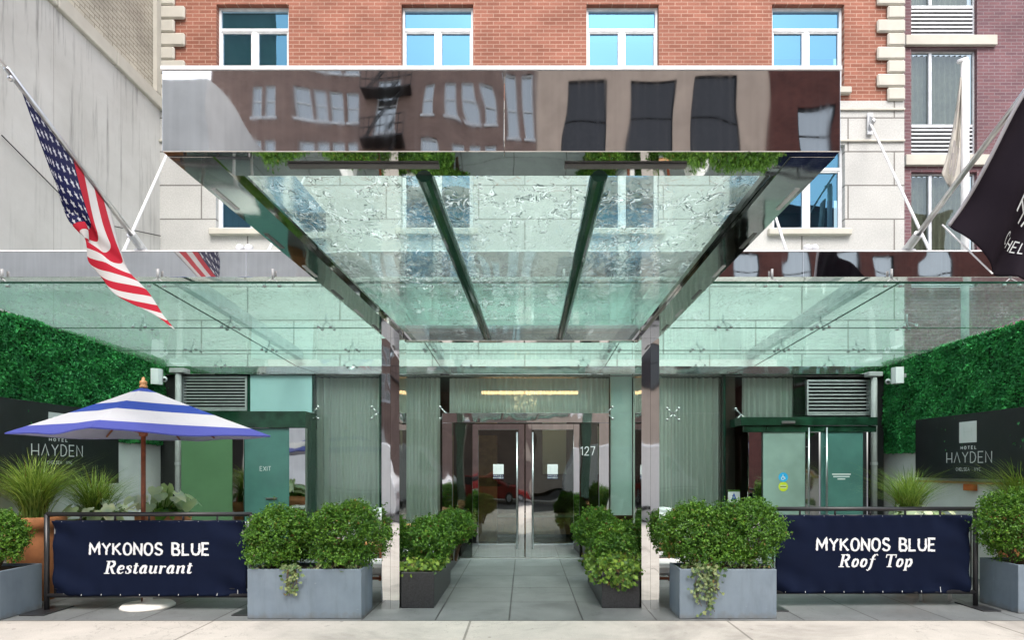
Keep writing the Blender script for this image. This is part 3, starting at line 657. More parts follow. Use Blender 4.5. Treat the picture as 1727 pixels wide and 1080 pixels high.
def holed_wall(mb, x0, x1, z0, z1, y, holes, depth):
    """front sheet facing -Y with rectangular openings (hx0,hx1,hz0,hz1) and reveals going back"""
    xs = sorted({x0, x1} | {v for h in holes for v in h[:2]}); zs = sorted({z0, z1} | {v for h in holes for v in h[2:]})
    xs = [x for x in xs if x0 <= x <= x1]; zs = [z for z in zs if z0 <= z <= z1]
    for a, b in zip(xs[:-1], xs[1:]):
        for c, d in zip(zs[:-1], zs[1:]):
            mx, mz = (a + b) / 2, (c + d) / 2
            if any(h[0] < mx < h[1] and h[2] < mz < h[3] for h in holes): continue
            mb.quad((a, y, c), (b, y, c), (b, y, d), (a, y, d))
    for hx0, hx1, hz0, hz1 in holes:
        y2 = y + depth
        mb.quad((hx0, y, hz0), (hx0, y2, hz0), (hx0, y2, hz1), (hx0, y, hz1)); mb.quad((hx1, y2, hz0), (hx1, y, hz0), (hx1, y, hz1), (hx1, y2, hz1))
        mb.quad((hx0, y, hz1), (hx0, y2, hz1), (hx1, y2, hz1), (hx1, y, hz1)); mb.quad((hx0, y2, hz0), (hx0, y, hz0), (hx1, y, hz0), (hx1, y2, hz0))

# ---------------------------------------------------------------- hotel building
YB = 11.25
hotel = thing('hotel_building', 'red brick hotel with white stone base and glass storefront behind the canopy', 'building', (0, YB, 0))
WX = [(PX(365, YB), PX(487, YB)), (PX(677, YB), PX(798, YB)), (PX(989, YB), PX(1111, YB)), (PX(1302, YB), PX(1424, YB))]
ZU0, ZU1 = 8.22, 9.71; ZL0, ZL1 = 5.74, 7.23
XL, XR = PX(267, YB), PX(1524, YB)
mb = MB(); holed_wall(mb, XL, XR, 8.0, 12.2, YB, [(a, b, ZU0, ZU1) for a, b in WX] + [(a, b, 10.7, 12.1) for a, b in WX], 0.16)
mb.build('brick_wall', M['brick_red'], hotel)
mb = MB(); holed_wall(mb, XL, XR, 3.32, 8.0, YB - 0.02, [(a, b, ZL0, ZL1) for a, b in WX], 0.18)
mb.quad((XL, YB - 0.02, 8.0), (XR, YB - 0.02, 8.0), (XR, YB, 8.0), (XL, YB, 8.0))
mb.build('stone_base', M['stone'], hotel)
# string course and window lintels
MB().bbox(XL, XR, YB - 0.055, YB - 0.0205, 7.27, 7.31, 0.006).build('stone_band', M['quoin'], hotel)
MB().bbox(XL, XR, YB - 0.055, YB - 0.0205, 7.82, 7.86, 0.006).build('stone_band', M['quoin'], hotel)
# quoins
for side in (-1, 1):
    z = 7.98; i = 0
    while z < 12.0:
        ln = 0.49 if (i % 2 == (1 if side > 0 else 0)) else 0.31; h = 0.2385
        x0, x1 = (XL, XL + ln) if side < 0 else (XR - ln, XR)
        zb = z + 0.01
        MB().bbox(x0, x1, YB - 0.07, YB - 0.001, zb, zb + h - 0.012, 0.024).build('quoin', M['quoin'], hotel)
        z += h; i += 1
M['blind_teal'] = simple('teal_window_shade', (0.02, 0.13, 0.12), 0.7, var=0.2, scale=1)
M['blind_blue'] = simple('blue_window_shade', (0.10, 0.30, 0.44), 0.7, var=0.1, scale=1)
M['blind_navy'] = simple('dark_blue_interior', (0.01, 0.05, 0.09), 0.6, var=0.3, scale=2)
def hotel_window(x0, x1, z0, z1, y, blind, pane, drop=1.0, blind2=None):
    w = MB(); f = 0.045; zt = z0 + (z1 - z0) * 0.735; xm = (x0 + x1) / 2; ya, yb = y + 0.085, y + 0.15
    e = 0.002
    w.bbox(x0 + e, x0 + f, ya, yb, z0 + e, z1 - e); w.bbox(x1 - f, x1 - e, ya, yb, z0 + e, z1 - e)
    w.bbox(x0 + f, x1 - f, ya + .001, yb, z1 - f, z1 - e); w.bbox(x0 + f, x1 - f, ya + .001, yb, z0 + e, z0 + f)
    w.bbox(x0 + f, x1 - f, ya + .001, yb, zt - 0.03, zt + 0.03); w.bbox(xm - 0.045, xm + 0.045, ya + .002, yb, z0 + f, zt - 0.03)
    for a, b in ((x0 + f, xm - 0.045), (xm + 0.045, x1 - f)):     # inner sashes
        s = 0.024
        w.bbox(a, a + s, ya + .012, yb - .004, z0 + f, zt - .03, .004); w.bbox(b - s, b, ya + .012, yb - .004, z0 + f, zt - .03, .004)
        w.bbox(a + s, b - s, ya + .013, yb - .004, zt - .03 - s, zt - .03, .004); w.bbox(a + s, b - s, ya + .013, yb - .004, z0 + f, z0 + f + s, .004)
    fr = w.build('window', M['white_frame'], hotel)
    p = MB()
    p.quad((x0 + f, y + .13, z0 + f), (x1 - f, y + .13, z0 + f), (x1 - f, y + .13, zt - .03), (x0 + f, y + .13, zt - .03))
    p.quad((x0 + f, y + .13, zt + .03), (x1 - f, y + .13, zt + .03), (x1 - f, y + .13, z1 - f), (x0 + f, y + .13, z1 - f))
    p.build('pane', pane, fr)
    b = MB(); zb = z1 - (z1 - z0) * drop
    b.quad((x0, y + .22, zb), (x1, y + .22, zb), (x1, y + .22, z1), (x0, y + .22, z1)); b.build('shade', blind, fr)
    if drop < 1: MB().quad((x0, y + .4, z0 - .2), (x1, y + .4, z0 - .2), (x1, y + .4, z1), (x0, y + .4, z1)).build('interior', blind2 or M['blind_navy'], fr)
    MB().bbox(x0 - 0.09, x1 + 0.09, y - 0.09, y + 0.083, z0 - 0.115, z0 - 0.003, 0.012).build('sill', M['quoin'], fr)
for i, (a, b) in enumerate(WX):
    hotel_window(a, b, ZU0, ZU1, YB, M['blind_teal'] if i == 0 else M['blind_blue'], M['pane_dark'] if i == 0 else M['pane'], (1.0, .80, .35, .55)[i], M['blind_navy'])
    hotel_window(a, b, 10.7, 12.1, YB, M['blind_blue'], M['pane'])
    hotel_window(a, b, ZL0, ZL1, YB - 0.02, M['blind_teal'] if i != 0 else M['blind_navy'], M['pane_dark'], 0.6 if i != 0 else 1.0)

# ---- storefront (glass wall at the back of the courtyard)
YS = 11.1
# head rail of polished steel above the glass
MB().bbox(-6.2, 6.25, YS - 0.06, YS + 0.14, 3.17, 3.31, 0.004).build('head_rail', M['steel'], hotel)
MB().box(-6.4, 6.6, YS + 0.141, YS + 0.19, 3.16, 3.45).build('head_wall', M['grey_paint'], hotel)
def pane_box(px0, px1, z0, z1, mat, nm='storefront_glass', y=YS, th=0.012):
    return MB().box(PX(px0, y), PX(px1, y), y, y + th, z0, z1).build(nm, mat, hotel)
cols = [(527.5, 640), (641, 745), (1027, 1132), (1133, 1222), (1223, 1360)]
for a, b in cols:
    pane_box(a + .6, b - .6, 0.02, 2.494, M['store_glass']); pane_box(a + .6, b - .6, 2.506, 3.17, M['store_glass'])
pane_box(745.6, 885, 2.506, 3.17, M['store_glass']); pane_box(886, 1026.4, 2.506, 3.17, M['store_glass'])
# opaque panel and louvres at the sides
MB().bbox(PX(422, YS), PX(526, YS), YS, YS + 0.05, 2.5, 3.165, 0.003).build('teal_panel', M['teal_panel'], hotel)
def louver(px0, px1, z0, z1, y, parent, n, mat=None, dv='dark_void', nm='louver', slat_ang=0.7):
    x0, x1 = PX(px0, y), PX(px1, y); m = MB(); f = 0.03
    m.box(x0, x0 + f, y, y + .08, z0, z1); m.box(x1 - f, x1, y, y + .08, z0, z1); m.box(x0 + f, x1 - f, y + .001, y + .08, z1 - f, z1); m.box(x0 + f, x1 - f, y + .001, y + .08, z0, z0 + f)
    st = (z1 - z0 - 2 * f) / n
    for i in range(n):
        z = z0 + f + i * st
        m.hexa([(x0 + f, y + .004, z + st * .12), (x1 - f, y + .004, z + st * .12), (x1 - f, y + .07, z + st * .6), (x0 + f, y + .07, z + st * .6),
                (x0 + f, y + .004, z + st * .5), (x1 - f, y + .004, z + st * .5), (x1 - f, y + .07, z + st * .7), (x0 + f, y + .07, z + st * .7)])
    o = m.build(nm, mat or M['louver'], parent)
    MB().quad((x0, y + .1, z0), (x1, y + .1, z0), (x1, y + .1, z1), (x0, y + .1, z1)).build('cavity', M[dv], o)
    return o
louver(307, 416, PZ(693, YS), PZ(635, YS), YS, hotel, 10)
louver(1361, 1468, PZ(701, YS), PZ(641, YS), YS, hotel, 9)
MB().box(PX(294, YS), PX(306, YS), YS + .02, YS + .1, 0, 3.165).build('end_pier', M['grey_paint'], hotel)
MB().box(PX(416.3, YS), PX(421.7, YS), YS + .02, YS + .1, 2.4, 3.165).build('glass_fin', M['fin_green'], hotel)
MB().box(PX(1346, YS), 6.25, YS + .16, YS + .2, 2.3, 3.16).build('sky_block_panel', M['dark_void'], hotel)  # this and the next: dark panels added to block sky light behind the louvres
MB().box(XL + .03, PX(426, YS), YS + .16, YS + .2, 2.3, 3.16).build('sky_block_panel', M['dark_void'], hotel)
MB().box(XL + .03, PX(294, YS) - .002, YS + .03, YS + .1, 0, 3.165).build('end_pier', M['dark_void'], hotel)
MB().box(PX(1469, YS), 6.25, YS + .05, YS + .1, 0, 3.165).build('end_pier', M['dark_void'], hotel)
# dark mullion strips
for px, w in ((527, 3.5), (640.5, 2.5), (1222.5, 4)):
    MB().box(PX(px - w / 2, YS), PX(px + w / 2, YS), YS + .02, YS + .13, 0, 3.165).build('glass_fin', M['fin_green'], hotel)
MB().box(PX(1224, YS), PX(1243, YS), YS + .1, YS + .3, 0, 3.16).build('inner_pier', M['lobby_wall'], hotel)

def spider(px, py, y, parent, arms, size=0.10):
    """four-arm point fixing standing in front of a vertical glass"""
    c = P(px, py, y - 0.05); m = MB()
    m.tube([c + Vector((0, 0.0, 0)), c + Vector((0, 0.05, 0))], 0.018, 8)
    for sx, sz in arms:
        e = c + Vector((sx * size, 0, sz * size)); m.tube([c, e], 0.011, 6); m.ball(e + Vector((0, -0.01, 0)), 0.026, 10, 6)
        m.tube([e, e + Vector((0, 0.045, 0))], 0.012, 6)
    return m.build('spider_fitting', M['steel_brushed'], parent, True)
A4 = [(1, 1), (1, -1), (-1, 1), (-1, -1)]
spider(527, 697, YS, hotel, [(1, 1), (1, -1), (-1, -1)]); spider(637, 697, YS, hotel, [(-1, 1), (-1, -1)])
spider(752, 697, YS, hotel, [(-1, 1), (-1, -1)]); spider(1023, 697, YS, hotel, [(1, 1), (1, -1)])
spider(1135, 699, YS, hotel, A4); spider(1250, 700, YS, hotel, [(-1, 1), (-1, -1), (1, -1)])

# ---- entrance portal
YP = 10.9
def bx(px0, px1, py0, py1, y, th, mat, nm, par, b=0.004):
    return MB().bbox(PX(px0, y), PX(px1, y), y, y + th, PZ(py1, y), PZ(py0, y), b).build(nm, mat, par)
zf = 0.012
bx(745.5, 1027, 697, 713.5, YP, 0.19, M['steel'], 'portal_header', hotel)
for a, b in ((745.5, 763), (1010, 1027)):
    MB().bbox(PX(a, YP), PX(b, YP), YP, YP + .19, zf, PZ(713.8, YP), .004).build('portal_jamb', M['steel'], hotel)
YD = 10.97
for a, b in ((763.5, 796), (978, 1009.5)):
    pl = MB().box(PX(a, YD), PX(b, YD), YD, YD + .012, zf, PZ(714, YP)).build('sidelight', M['door_glass'], hotel)
    if a > 900:
        lettering('127', 'caps', P(979, 769, YD - .004), (PX(1004, YD) - PX(979, YD), 0, 0), (0, 0, PZ(753, YD) - PZ(769, YD)), (0, -1, 0), M['letter_white'], pl, 0.055, 0.22, name='house_number')
def hotel_door(a, b, hx):
    d = YD - 0.02; x0, x1 = PX(a, d), PX(b, d); zt, zb = PZ(715.5, d), 0.014
    s = 0.105; m = MB(); th = .05
    m.bbox(x0, x0 + s, d, d + th, zb, zt, .003); m.bbox(x1 - s, x1, d, d + th, zb, zt, .003)
    m.bbox(x0 + s, x1 - s, d + .001, d + th, zt - .10, zt, .003); m.bbox(x0 + s, x1 - s, d + .001, d + th, zb, zb + .235, .003)
    fr = m.build('entrance_door', M['steel'], hotel)
    MB().box(x0 + s, x1 - s, d + .02, d + .03, zb + .235, zt - .1).build('door_glass', M['door_glass'], fr)
    h = MB(); X = PX(hx, d); h.tube([(X, d - .06, .17), (X, d - .06, 2.16)], .016, 10)
    for z in (.4, 1.2, 1.95): h.tube([(X, d - .06, z), (X, d, z)], .009, 6)
    h.build('handle', M['steel_brushed'], fr, True)
    xm = (x0 + x1) / 2 - 0.0; zc = PZ(792, d); yq = d + .0195
    sq = MB(); sq.box(xm - .09, xm + .09, yq - .003, yq, zc - .085, zc + .085).build('emblem', M['letter_white'], fr)
    lettering('H', 'caps', (xm - .045, yq - .0042, zc - .045), (.09, 0, 0), (0, 0, .09), (0, -1, 0), M['letter_grey'], fr, .035, name='emblem_letter')
    MB().box(xm - .09, xm + .09, yq - .002, yq, zc - .17, zc - .088).build('name_band', M['navy_print'], fr)
    lettering('HOTEL', 'caps', (xm - .08, yq - .0032, zc - .118), (.16, 0, 0), (0, 0, .022), (0, -1, 0), M['letter_white'], fr, .1, .5)
    lettering('HAYDEN', 'caps', (xm - .085, yq - .0032, zc - .160), (.17, 0, 0), (0, 0, .03), (0, -1, 0), M['letter_white'], fr, .1, .3)
hotel_door(796.5, 884.5, 872); hotel_door(886.5, 977.5, 898.5)
MB().bbox(PX(763.5, YP), PX(1009.5, YP), YP - .05, YP + .15, 0.002, 0.011, .002).build('threshold', M['steel_brushed'], hotel)
# ---- side door box at the left (EXIT) and right
YE = 10.5
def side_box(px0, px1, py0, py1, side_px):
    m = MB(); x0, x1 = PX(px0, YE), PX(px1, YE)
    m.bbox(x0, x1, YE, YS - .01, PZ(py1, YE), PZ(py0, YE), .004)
    return m.build('vestibule_header', M['header_reflection'], hotel)
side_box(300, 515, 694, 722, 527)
MB().bbox(PX(303, YE), PX(390, YE), YE + .04, YE + .07, .01, PZ(722.3, YE), .003).build('green_glass_panel', M['green_glass'], hotel)
MB().bbox(PX(391, YE), PX(410, YE), YE + .02, YE + .10, .01, PZ(722.3, YE), .003).build('vestibule_jamb', M['steel_dark'], hotel)
dr = MB().bbox(PX(410.5, YE), PX(487, YE), YE + .04, YE + .07, .012, PZ(722.3, YE), .003).build('exit_door', M['exit_glass'], hotel)
lettering('EXIT', 'caps', P(438, 795, YE + .0385), (PX(457, YE) - PX(438, YE), 0, 0), (0, 0, PZ(787, YE) - PZ(795, YE)), (0, -1, 0), M['letter_grey'], dr, .06, .25)
MB().bbox(PX(447, YE), PX(466, YE), YE + .02, YE + .039, PZ(843, YE), PZ(840, YE), .001).build('handle', M['steel_brushed'], dr)
MB().bbox(PX(487.5, YE), PX(515, YE), YE + .0, YE + .10, .01, PZ(722.3, YE), .003).build('vestibule_jamb', M['steel'], hotel)
MB().box(PX(512, YE), PX(514.5, YE), YE + .105, YS - .02, .01, PZ(722.3, YE)).build('vestibule_side_glass', M['fin_green'], hotel)
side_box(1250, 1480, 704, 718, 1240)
MB().bbox(PX(1256, YE), PX(1480, YE), YE + .03, YE + .1, PZ(729, YE), PZ(718.3, YE), .003).build('vestibule_header', M['header_reflection'], hotel)
MB().bbox(PX(1395, YE), PX(1420, YE), YE - .03, YE - .001, PZ(715, YE), PZ(711, YE), .002).build('door_sensor', M['steel_brushed'], hotel) if False else MB().bbox(PX(1318, YE), PX(1340, YE), YE - .03, YE - .001, PZ(715, YE), PZ(711, YE), .002).build('door_sensor', M['steel_brushed'], hotel)
MB().bbox(PX(1264, YE), PX(1286, YE), YE + .04, YE + .10, .01, PZ(729.3, YE), .003).build('vestibule_jamb', M['steel'], hotel)
def side_door(a, b, hx, mat, stickers):
    d = YE + .05
    dr = MB().bbox(PX(a, d), PX(b, d), d, d + .03, .012, PZ(729.3, d), .003).build('side_door', mat, hotel)
    h = MB(); X = PX(hx, d); h.tube([(X, d - .07, .5), (X, d - .07, PZ(722, d))], .017, 10)
    for z in (.7, 1.9): h.tube([(X, d - .07, z), (X, d, z)], .01, 6)
    h.build('handle', M['steel_brushed'], dr, True)
    if stickers:
        for py, mt, nm in ((805.5, 'sticker_blue', 'round_sticker'), (821.5, 'sticker_yellow', 'round_sticker')):
            c = P(1321, py, d - .002); n = 20; r = .078
            m = MB(); m.add([c] + [c + Vector((r * math.cos(6.2832 * k / n), 0, r * math.sin(6.2832 * k / n))) for k in range(n)], [(0, 1 + k, 1 + (k + 1) % n) for k in range(n)])
            st = m.build(nm, M[mt], dr)
            if mt == 'sticker_blue':   # wheelchair figure
                q = c + Vector((0, -.001, 0)); w = MB()
                for pts, ww in (([(-.005, .045), (-.005, .0), (.022, .0), (.032, -.032)], .006), (arcp(-.008, -.018, .024, .024, 110, 370, 12), .005)):
                    l, r2 = ribbon(pts, ww); w.add([q + Vector((p[0], 0, p[1])) for p in l + r2], [(i + 1, i, len(l) + i, len(l) + i + 1) for i in range(len(l) - 1)])
                w.build('sticker_figure', M['letter_white'], st)
            else:
                for i in range(3):
                    MB().box(c.x - .05, c.x + .05, c.y - .0012, c.y - .0006, c.z - .024 + .02 * i, c.z - .014 + .02 * i).build('sticker_bar', M['navy_print'] if i == 1 else M['letter_grey'], st)
    else:
        for i, wd in enumerate((34, 30, 14)):
            cx = PX(1419, d); MB().box(cx - wd * .0045, cx + wd * .0045, d - .0012, d - .0004, PZ(801.5 + i * 4, d), PZ(799.5 + i * 4, d)).build('printed_line', M['letter_grey'], dr)
    return dr
side_door(1287, 1358, 1361, M['exit_glass_light'], True)
MB().bbox(PX(1359, YE), PX(1384, YE), YE + .06, YE + .10, .01, PZ(729.3, YE), .003).build('vestibule_jamb', M['steel_dark'], hotel)
side_door(1385, 1457, 1391, M['exit_glass'], False)
MB().bbox(PX(1458, YE), PX(1464, YE), YE + .04, YE + .10, .01, PZ(729.3, YE), .003).build('vestibule_jamb', M['black_metal'], hotel)
# ---- lobby shell behind the glass
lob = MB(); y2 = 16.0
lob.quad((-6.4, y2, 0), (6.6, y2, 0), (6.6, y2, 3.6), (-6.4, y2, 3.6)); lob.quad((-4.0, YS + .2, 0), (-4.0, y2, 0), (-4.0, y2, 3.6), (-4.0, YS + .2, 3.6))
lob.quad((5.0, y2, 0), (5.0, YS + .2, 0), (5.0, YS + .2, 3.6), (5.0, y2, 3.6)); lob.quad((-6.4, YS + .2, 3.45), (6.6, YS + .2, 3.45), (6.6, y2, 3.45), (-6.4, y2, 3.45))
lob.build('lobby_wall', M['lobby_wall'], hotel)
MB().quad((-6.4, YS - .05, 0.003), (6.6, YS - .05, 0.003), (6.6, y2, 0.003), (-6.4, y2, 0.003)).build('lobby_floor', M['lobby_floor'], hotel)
bx(812, 975, 660, 665.5, 14.0, 0.04, M['warm_lamp'], 'cove_light', hotel)
bx(1030, 1066, 632, 870, 11.45, .1, M['pale_column'], 'lobby_column', hotel)
bx(800, 838, 735, 930, 13.5, .3, M['lightwood'], 'lobby_panel', hotel)
bx(828, 962, 874, 902, 14.2, .5, M['lightwood'], 'reception_desk', hotel)
bx(822, 968, 869, 873.5, 14.15, .6, M['quoin'], 'desk_top', hotel)
bx(915, 955, 720, 800, 15.5, .05, M['pale_column'], 'lobby_picture', hotel)

def curtain(px0, px1, z0, z1, y, label, seed):
    rg = random.Random(seed); x0, x1 = PX(px0, y), PX(px1, y); n = int((x1 - x0) / .012); vs_ = []; ph = 0
    for i in range(n + 1):
        x = x0 + (x1 - x0) * i / n; ph += .012 / (.09 + .035 * math.sin(x * 5 + seed)) * 6.283 * rg.uniform(.7, 1.3); yy = y + (.04 + .015 * math.sin(x * 3.1 + seed)) * math.sin(ph)
        vs_ += [(x, yy, z0), (x, yy + .006 * math.sin(x * 9), z1)]
    m = MB(); m.add(vs_, [(2 * i, 2 * i + 2, 2 * i + 3, 2 * i + 1) for i in range(n)])
    tag(m.build('sheer_curtain', M['curtain'], None, True), label, 'curtain', 'sheer curtains in the storefront')
curtain(529, 641, 0.03, 3.15, 11.36, 'pleated pale curtain behind the glass left of the left canopy post', 1)
curtain(676, 742, 0.03, 3.15, 11.36, 'narrow pleated curtain behind the glass between left post and entrance doors', 2)
curtain(758, 1026, 2.50, 3.15, 11.40, 'short wide curtain behind the glass above the entrance doors', 3)
curtain(1068, 1219, 0.03, 3.15, 11.36, 'wide pleated curtain behind the glass right of the right canopy post', 4)
curtain(1252, 1345, 2.40, 3.15, 11.36, 'short curtain above the right side door, left of the louvre', 5)
ch = thing('chandelier', 'sparkling chandelier of tiny lights hanging in the lobby above the doors', 'chandelier', P(885, 676, 12.2))
m = MB(); rg = random.Random(5)
for i in range(85):
    a = rg.uniform(0, 6.28); r = .22 * math.sqrt(rg.random()); m.ball(P(882, 677, 12.2) + Vector((r * math.cos(a) * (1.2 if i % 9 else 2.4), r * math.sin(a), rg.uniform(-.17, .17))), .007, 6, 4)
m.build('bulbs', M['bulb'], ch); m = MB(); c = P(885, 676, 12.2); m.tube([c, (c.x, c.y, 3.44)], .006, 6); m.build('rod', M['steel_brushed'], ch)
gc = MB().box(PX(1228, 11.05), PX(1248, 11.05), 11.05, 11.056, PZ(850, 11.05), PZ(827, 11.05)).build('grade_card', M['letter_white'])
tag(gc, 'small white card with a blue letter A taped to the glass right of the entrance', 'notice')
lettering('A', 'caps', P(1233, 846, 11.0485), (.10, 0, 0), (0, 0, .15), (0, -1, 0), simple('blue_print', (0.02, .08, .4), .5), gc, .12)
MB().box(PX(1228, 11.05), PX(1248, 11.05), 11.0485, 11.0498, PZ(830, 11.05), PZ(827, 11.05)).build('green_stripe', M['caladium_green'], gc)

# ---------------------------------------------------------------- left concrete wall and painted brick above
cw = thing('side_wall', 'tall weathered white concrete wall with painted brick above on the left', 'wall', (-6.4, 6.6, 0))
MB().box(-7.2, -6.40, 6.2, 11.23, 0, 7.83).build('concrete_face', M['concrete'], cw)
mb = MB()
for i in range(4): mb.bbox(-7.2, -6.34, 6.2 + i * 1.26, 6.2 + i * 1.26 + 1.245, 7.835, 8.06, .012)
mb.build('coping', M['quoin'], cw)
MB().box(-7.2, -6.42, 6.2, 11.22, 8.062, 13.5).build('painted_brick', M['brick_cream'], cw)
MB().box(-6.415, -6.405 + .06, 11.05, 11.18, 8.07, 13.5).build('corner_pipe', M['quoin'], cw)
MB().box(-6.398, -6.33, 6.95, 11.2, 0.0, 1.95).build('white_dado', M['white_paint'], cw)
mb = MB(); mb.tube([Vector((-6.37, PX(0, 1) * 0 + 7.8, PZ(228, 7.8))), Vector((-6.37, 9.3, 5.15)), Vector((-6.37, 11.2, PZ(398, 11.2)))], .008, 6)
tag(mb.build('cable', M['black_metal']), 'thin dark cable sloping down the left concrete wall', 'cable')

rw = thing('boundary_wall', 'right side wall, white painted below, carrying the artificial hedge', 'wall', (6.4, 6.6, 0))
MB().box(6.40, 6.75, 6.6, 11.3, 0, 3.42).build('wall_core', M['grey_paint'], rw)
MB().box(6.33, 6.398, 6.65, 11.3, 0, 1.80).build('white_dado', M['white_paint'], rw)
MB().bbox(6.28, 6.329, 6.65, 10.3, 1.325, 1.36, .005).build('ledge', M['lightwood'], rw)
MB().bbox(6.26, 6.329, 8.95, 9.15, 1.23, 1.324, .004).build('orange_box', M['orange'], rw)

def hedge(name, label, xs, sgn, y0, y1, z0, z1, n):
    root = thing(name, label, 'hedge', (xs, y0, z0), 'artificial hedge panels')
    MB().box(min(xs, xs + sgn * .03), max(xs, xs + sgn * .03), y0, y1, z0, z1).build('backing', M['hedge_back'], root)
    c = np.stack([np.full(n, xs + sgn * .035), nrng.uniform(y0, y1, n), nrng.uniform(z0, z1, n)], 1)
    l = np.sin(c[:, 1] * 7.3 + np.sin(c[:, 2] * 5) * 1.3) * np.sin(c[:, 2] * 8.1 + 1 + c[:, 1] * 2)
    pan = np.floor((c[:, 1] - y0) / .5) * 3.1 + np.floor((c[:, 2] - z0) / .5) * 1.7
    c[:, 0] += sgn * (nrng.random(n) * .05 + .03 * l + .014 * np.sin(pan * 5.3) + .05 * (nrng.random(n) > .985))
    edge = np.minimum(np.abs(((c[:, 1] - y0) / .5 + .5) % 1 - .5), np.abs(((c[:, 2] - z0) / .5 + .5) % 1 - .5)); c = c[(edge > .03) | (nrng.random(n) < .55)]; n = len(c)
    nn = np.tile(np.array([sgn, 0, .35]), (n, 1))
    m = MB(); m.arr(*leaf_cloud(c, nn, .044, .025, .75)); m.build('foliage', M['hedge_leaf'], root); return root
hedge('hedge_wall', 'green artificial hedge covering the left courtyard wall above the white dado', -6.33, 1, 6.95, 11.2, 1.95, 3.44, 42000)
hedge('hedge_wall', 'green artificial hedge covering the right courtyard wall around the black sign', 6.33, -1, 6.65, 11.25, 1.80, 3.40, 46000)

# black signs on the side walls
def wall_sign(label, x, sgn, y0, y1, z0, z1, rows):
    root = thing('hotel_sign', label, 'sign', (x, y0, z0))
    MB().bbox(min(x, x + sgn * .03), max(x, x + sgn * .03), y0, y1, z0, z1, .003).build('panel', M['sign_black'], root)
    u = 1 if sgn > 0 else -1
    for txt, ya, yb, za, zb, w, gap, cb in rows:
        lettering(txt, 'caps', (x + sgn * .034, ya, za), (0, yb - ya, 0), (0, 0, zb - za), (sgn, 0, 0), M['letter_white'], root, w, gap, crossbar=cb)
    return root
def wy(px, X): return X * F / (px - CX)
XLs, XRs = -6.22, 6.22
s = wall_sign('black hotel sign on the left wall half hidden by the striped umbrella', XLs, 1, 6.95, wy(197, XLs), 1.32, 2.39,
   [('HOTEL', wy(78, XLs), wy(109, XLs), 1.90, 1.945, .13, .6, None), ('HAYDEN', wy(48, XLs), wy(135, XLs), 1.70, 1.87, .045, .26, .38), ('CHELSEA . NYC', wy(75, XLs), wy(117, XLs), 1.60, 1.648, .07, .3, None)])
MB().box(XLs + .031, XLs + .035, 8.32, 8.72, 2.0, 2.28).build('emblem', M['letter_white'], s)
s = wall_sign('black hotel sign with white square emblem on the right hedge wall', XRs, -1, 6.7, wy(1547, XRs), 1.40, 2.31,
   [('HOTEL', wy(1624, XRs), wy(1651, XRs), 1.81, 1.86, .13, .6, None), ('HAYDEN', wy(1600, XRs), wy(1678, XRs), 1.615, 1.785, .045, .26, .38), ('CHELSEA . NYC', wy(1616, XRs), wy(1658, XRs), 1.505, 1.56, .07, .3, None)])
MB().box(XRs - .036, XRs - .031, wy(1651, XRs), wy(1622, XRs), 1.905, 2.20).build('emblem', M['letter_white'], s)
lettering('H', 'caps', (XRs - .038, wy(1630, XRs), 1.99), (0, wy(1643, XRs) - wy(1630, XRs), 0), (0, 0, .13), (-1, 0, 0), M['letter_grey'], s, .02, name='emblem_letter', crossbar=.5)

# pipes, cameras, speakers in the corners
def downpipe(px, py0, zb, y, label, capw):
    r = thing('downpipe', label, 'pipe', (PX(px, y), y, zb)); x = PX(px, y)
    MB().tube([(x, y, zb), (x, y, PZ(py0, y))], .05, 12).build('pipe', M['grey_paint'], r, True)
    MB().bbox(x - capw, x + capw, y - .07, y + .1, PZ(py0, y), PZ(py0 - 8, y), .01).build('hopper', M['grey_paint'], r)
    m = MB()
    for z in (zb + .5, zb + 1.6): m.tube([(x, y, z), (x, y, z + .05)], .057, 12)
    m.build('bracket', M['louver'], r)
downpipe(301, 630, 0.002, 11.0, 'grey downpipe in the left back corner beside the louvre', .13)
downpipe(1474, 636, 0.002, 10.95, 'grey downpipe in the right back corner beside the louvre', .12)
def dome_cam(px, py, y, sgn, label):
    c = P(px, py, y); r = thing('security_camera', label, 'camera', c, 'security cameras')
    MB().ball(c, .05, 14, 8).build('housing', M['letter_white'], r, True)
    MB().ball(c + Vector((sgn * .02, -.035, -.008)), .025, 10, 6).build('lens', M['black_metal'], r, True)
    MB().tube([c, c - Vector((sgn * .25, 0, 0))], .016, 8).build('arm', M['letter_white'], r)
dome_cam(277, 640, 10.95, 1, 'small white dome camera on the left hedge near the back corner')
dome_cam(1498, 644, 10.95, -1, 'small white dome camera on the right hedge near the back corner')
def wall_speaker(px, py, y, sgn, label):
    c = P(px, py, y); r = thing('wall_speaker', label, 'speaker', c, 'white wall speakers')
    m = MB(); w = .10; h = .13
    m.prism([(c.x - sgn * .06, c.y - w), (c.x + sgn * .05, c.y - w * .7), (c.x + sgn * .07, c.y), (c.x + sgn * .05, c.y + w * .7), (c.x - sgn * .06, c.y + w)], 2, c.z - h, c.z + h)
    m.build('cabinet', M['letter_white'], r)
    MB().box(c.x - sgn * .14 if sgn > 0 else c.x + .06, c.x - sgn * .06 if sgn > 0 else c.x + .14, c.y - .03, c.y + .03, c.z - .03, c.z + .03).build('bracket', M['grey_paint'], r)
wall_speaker(266, 636, 10.7, 1, 'white wedge speaker on the left hedge above the umbrella')
wall_speaker(1512, 634, 10.3, -1, 'white wedge speaker on the right hedge beneath the glass roof')

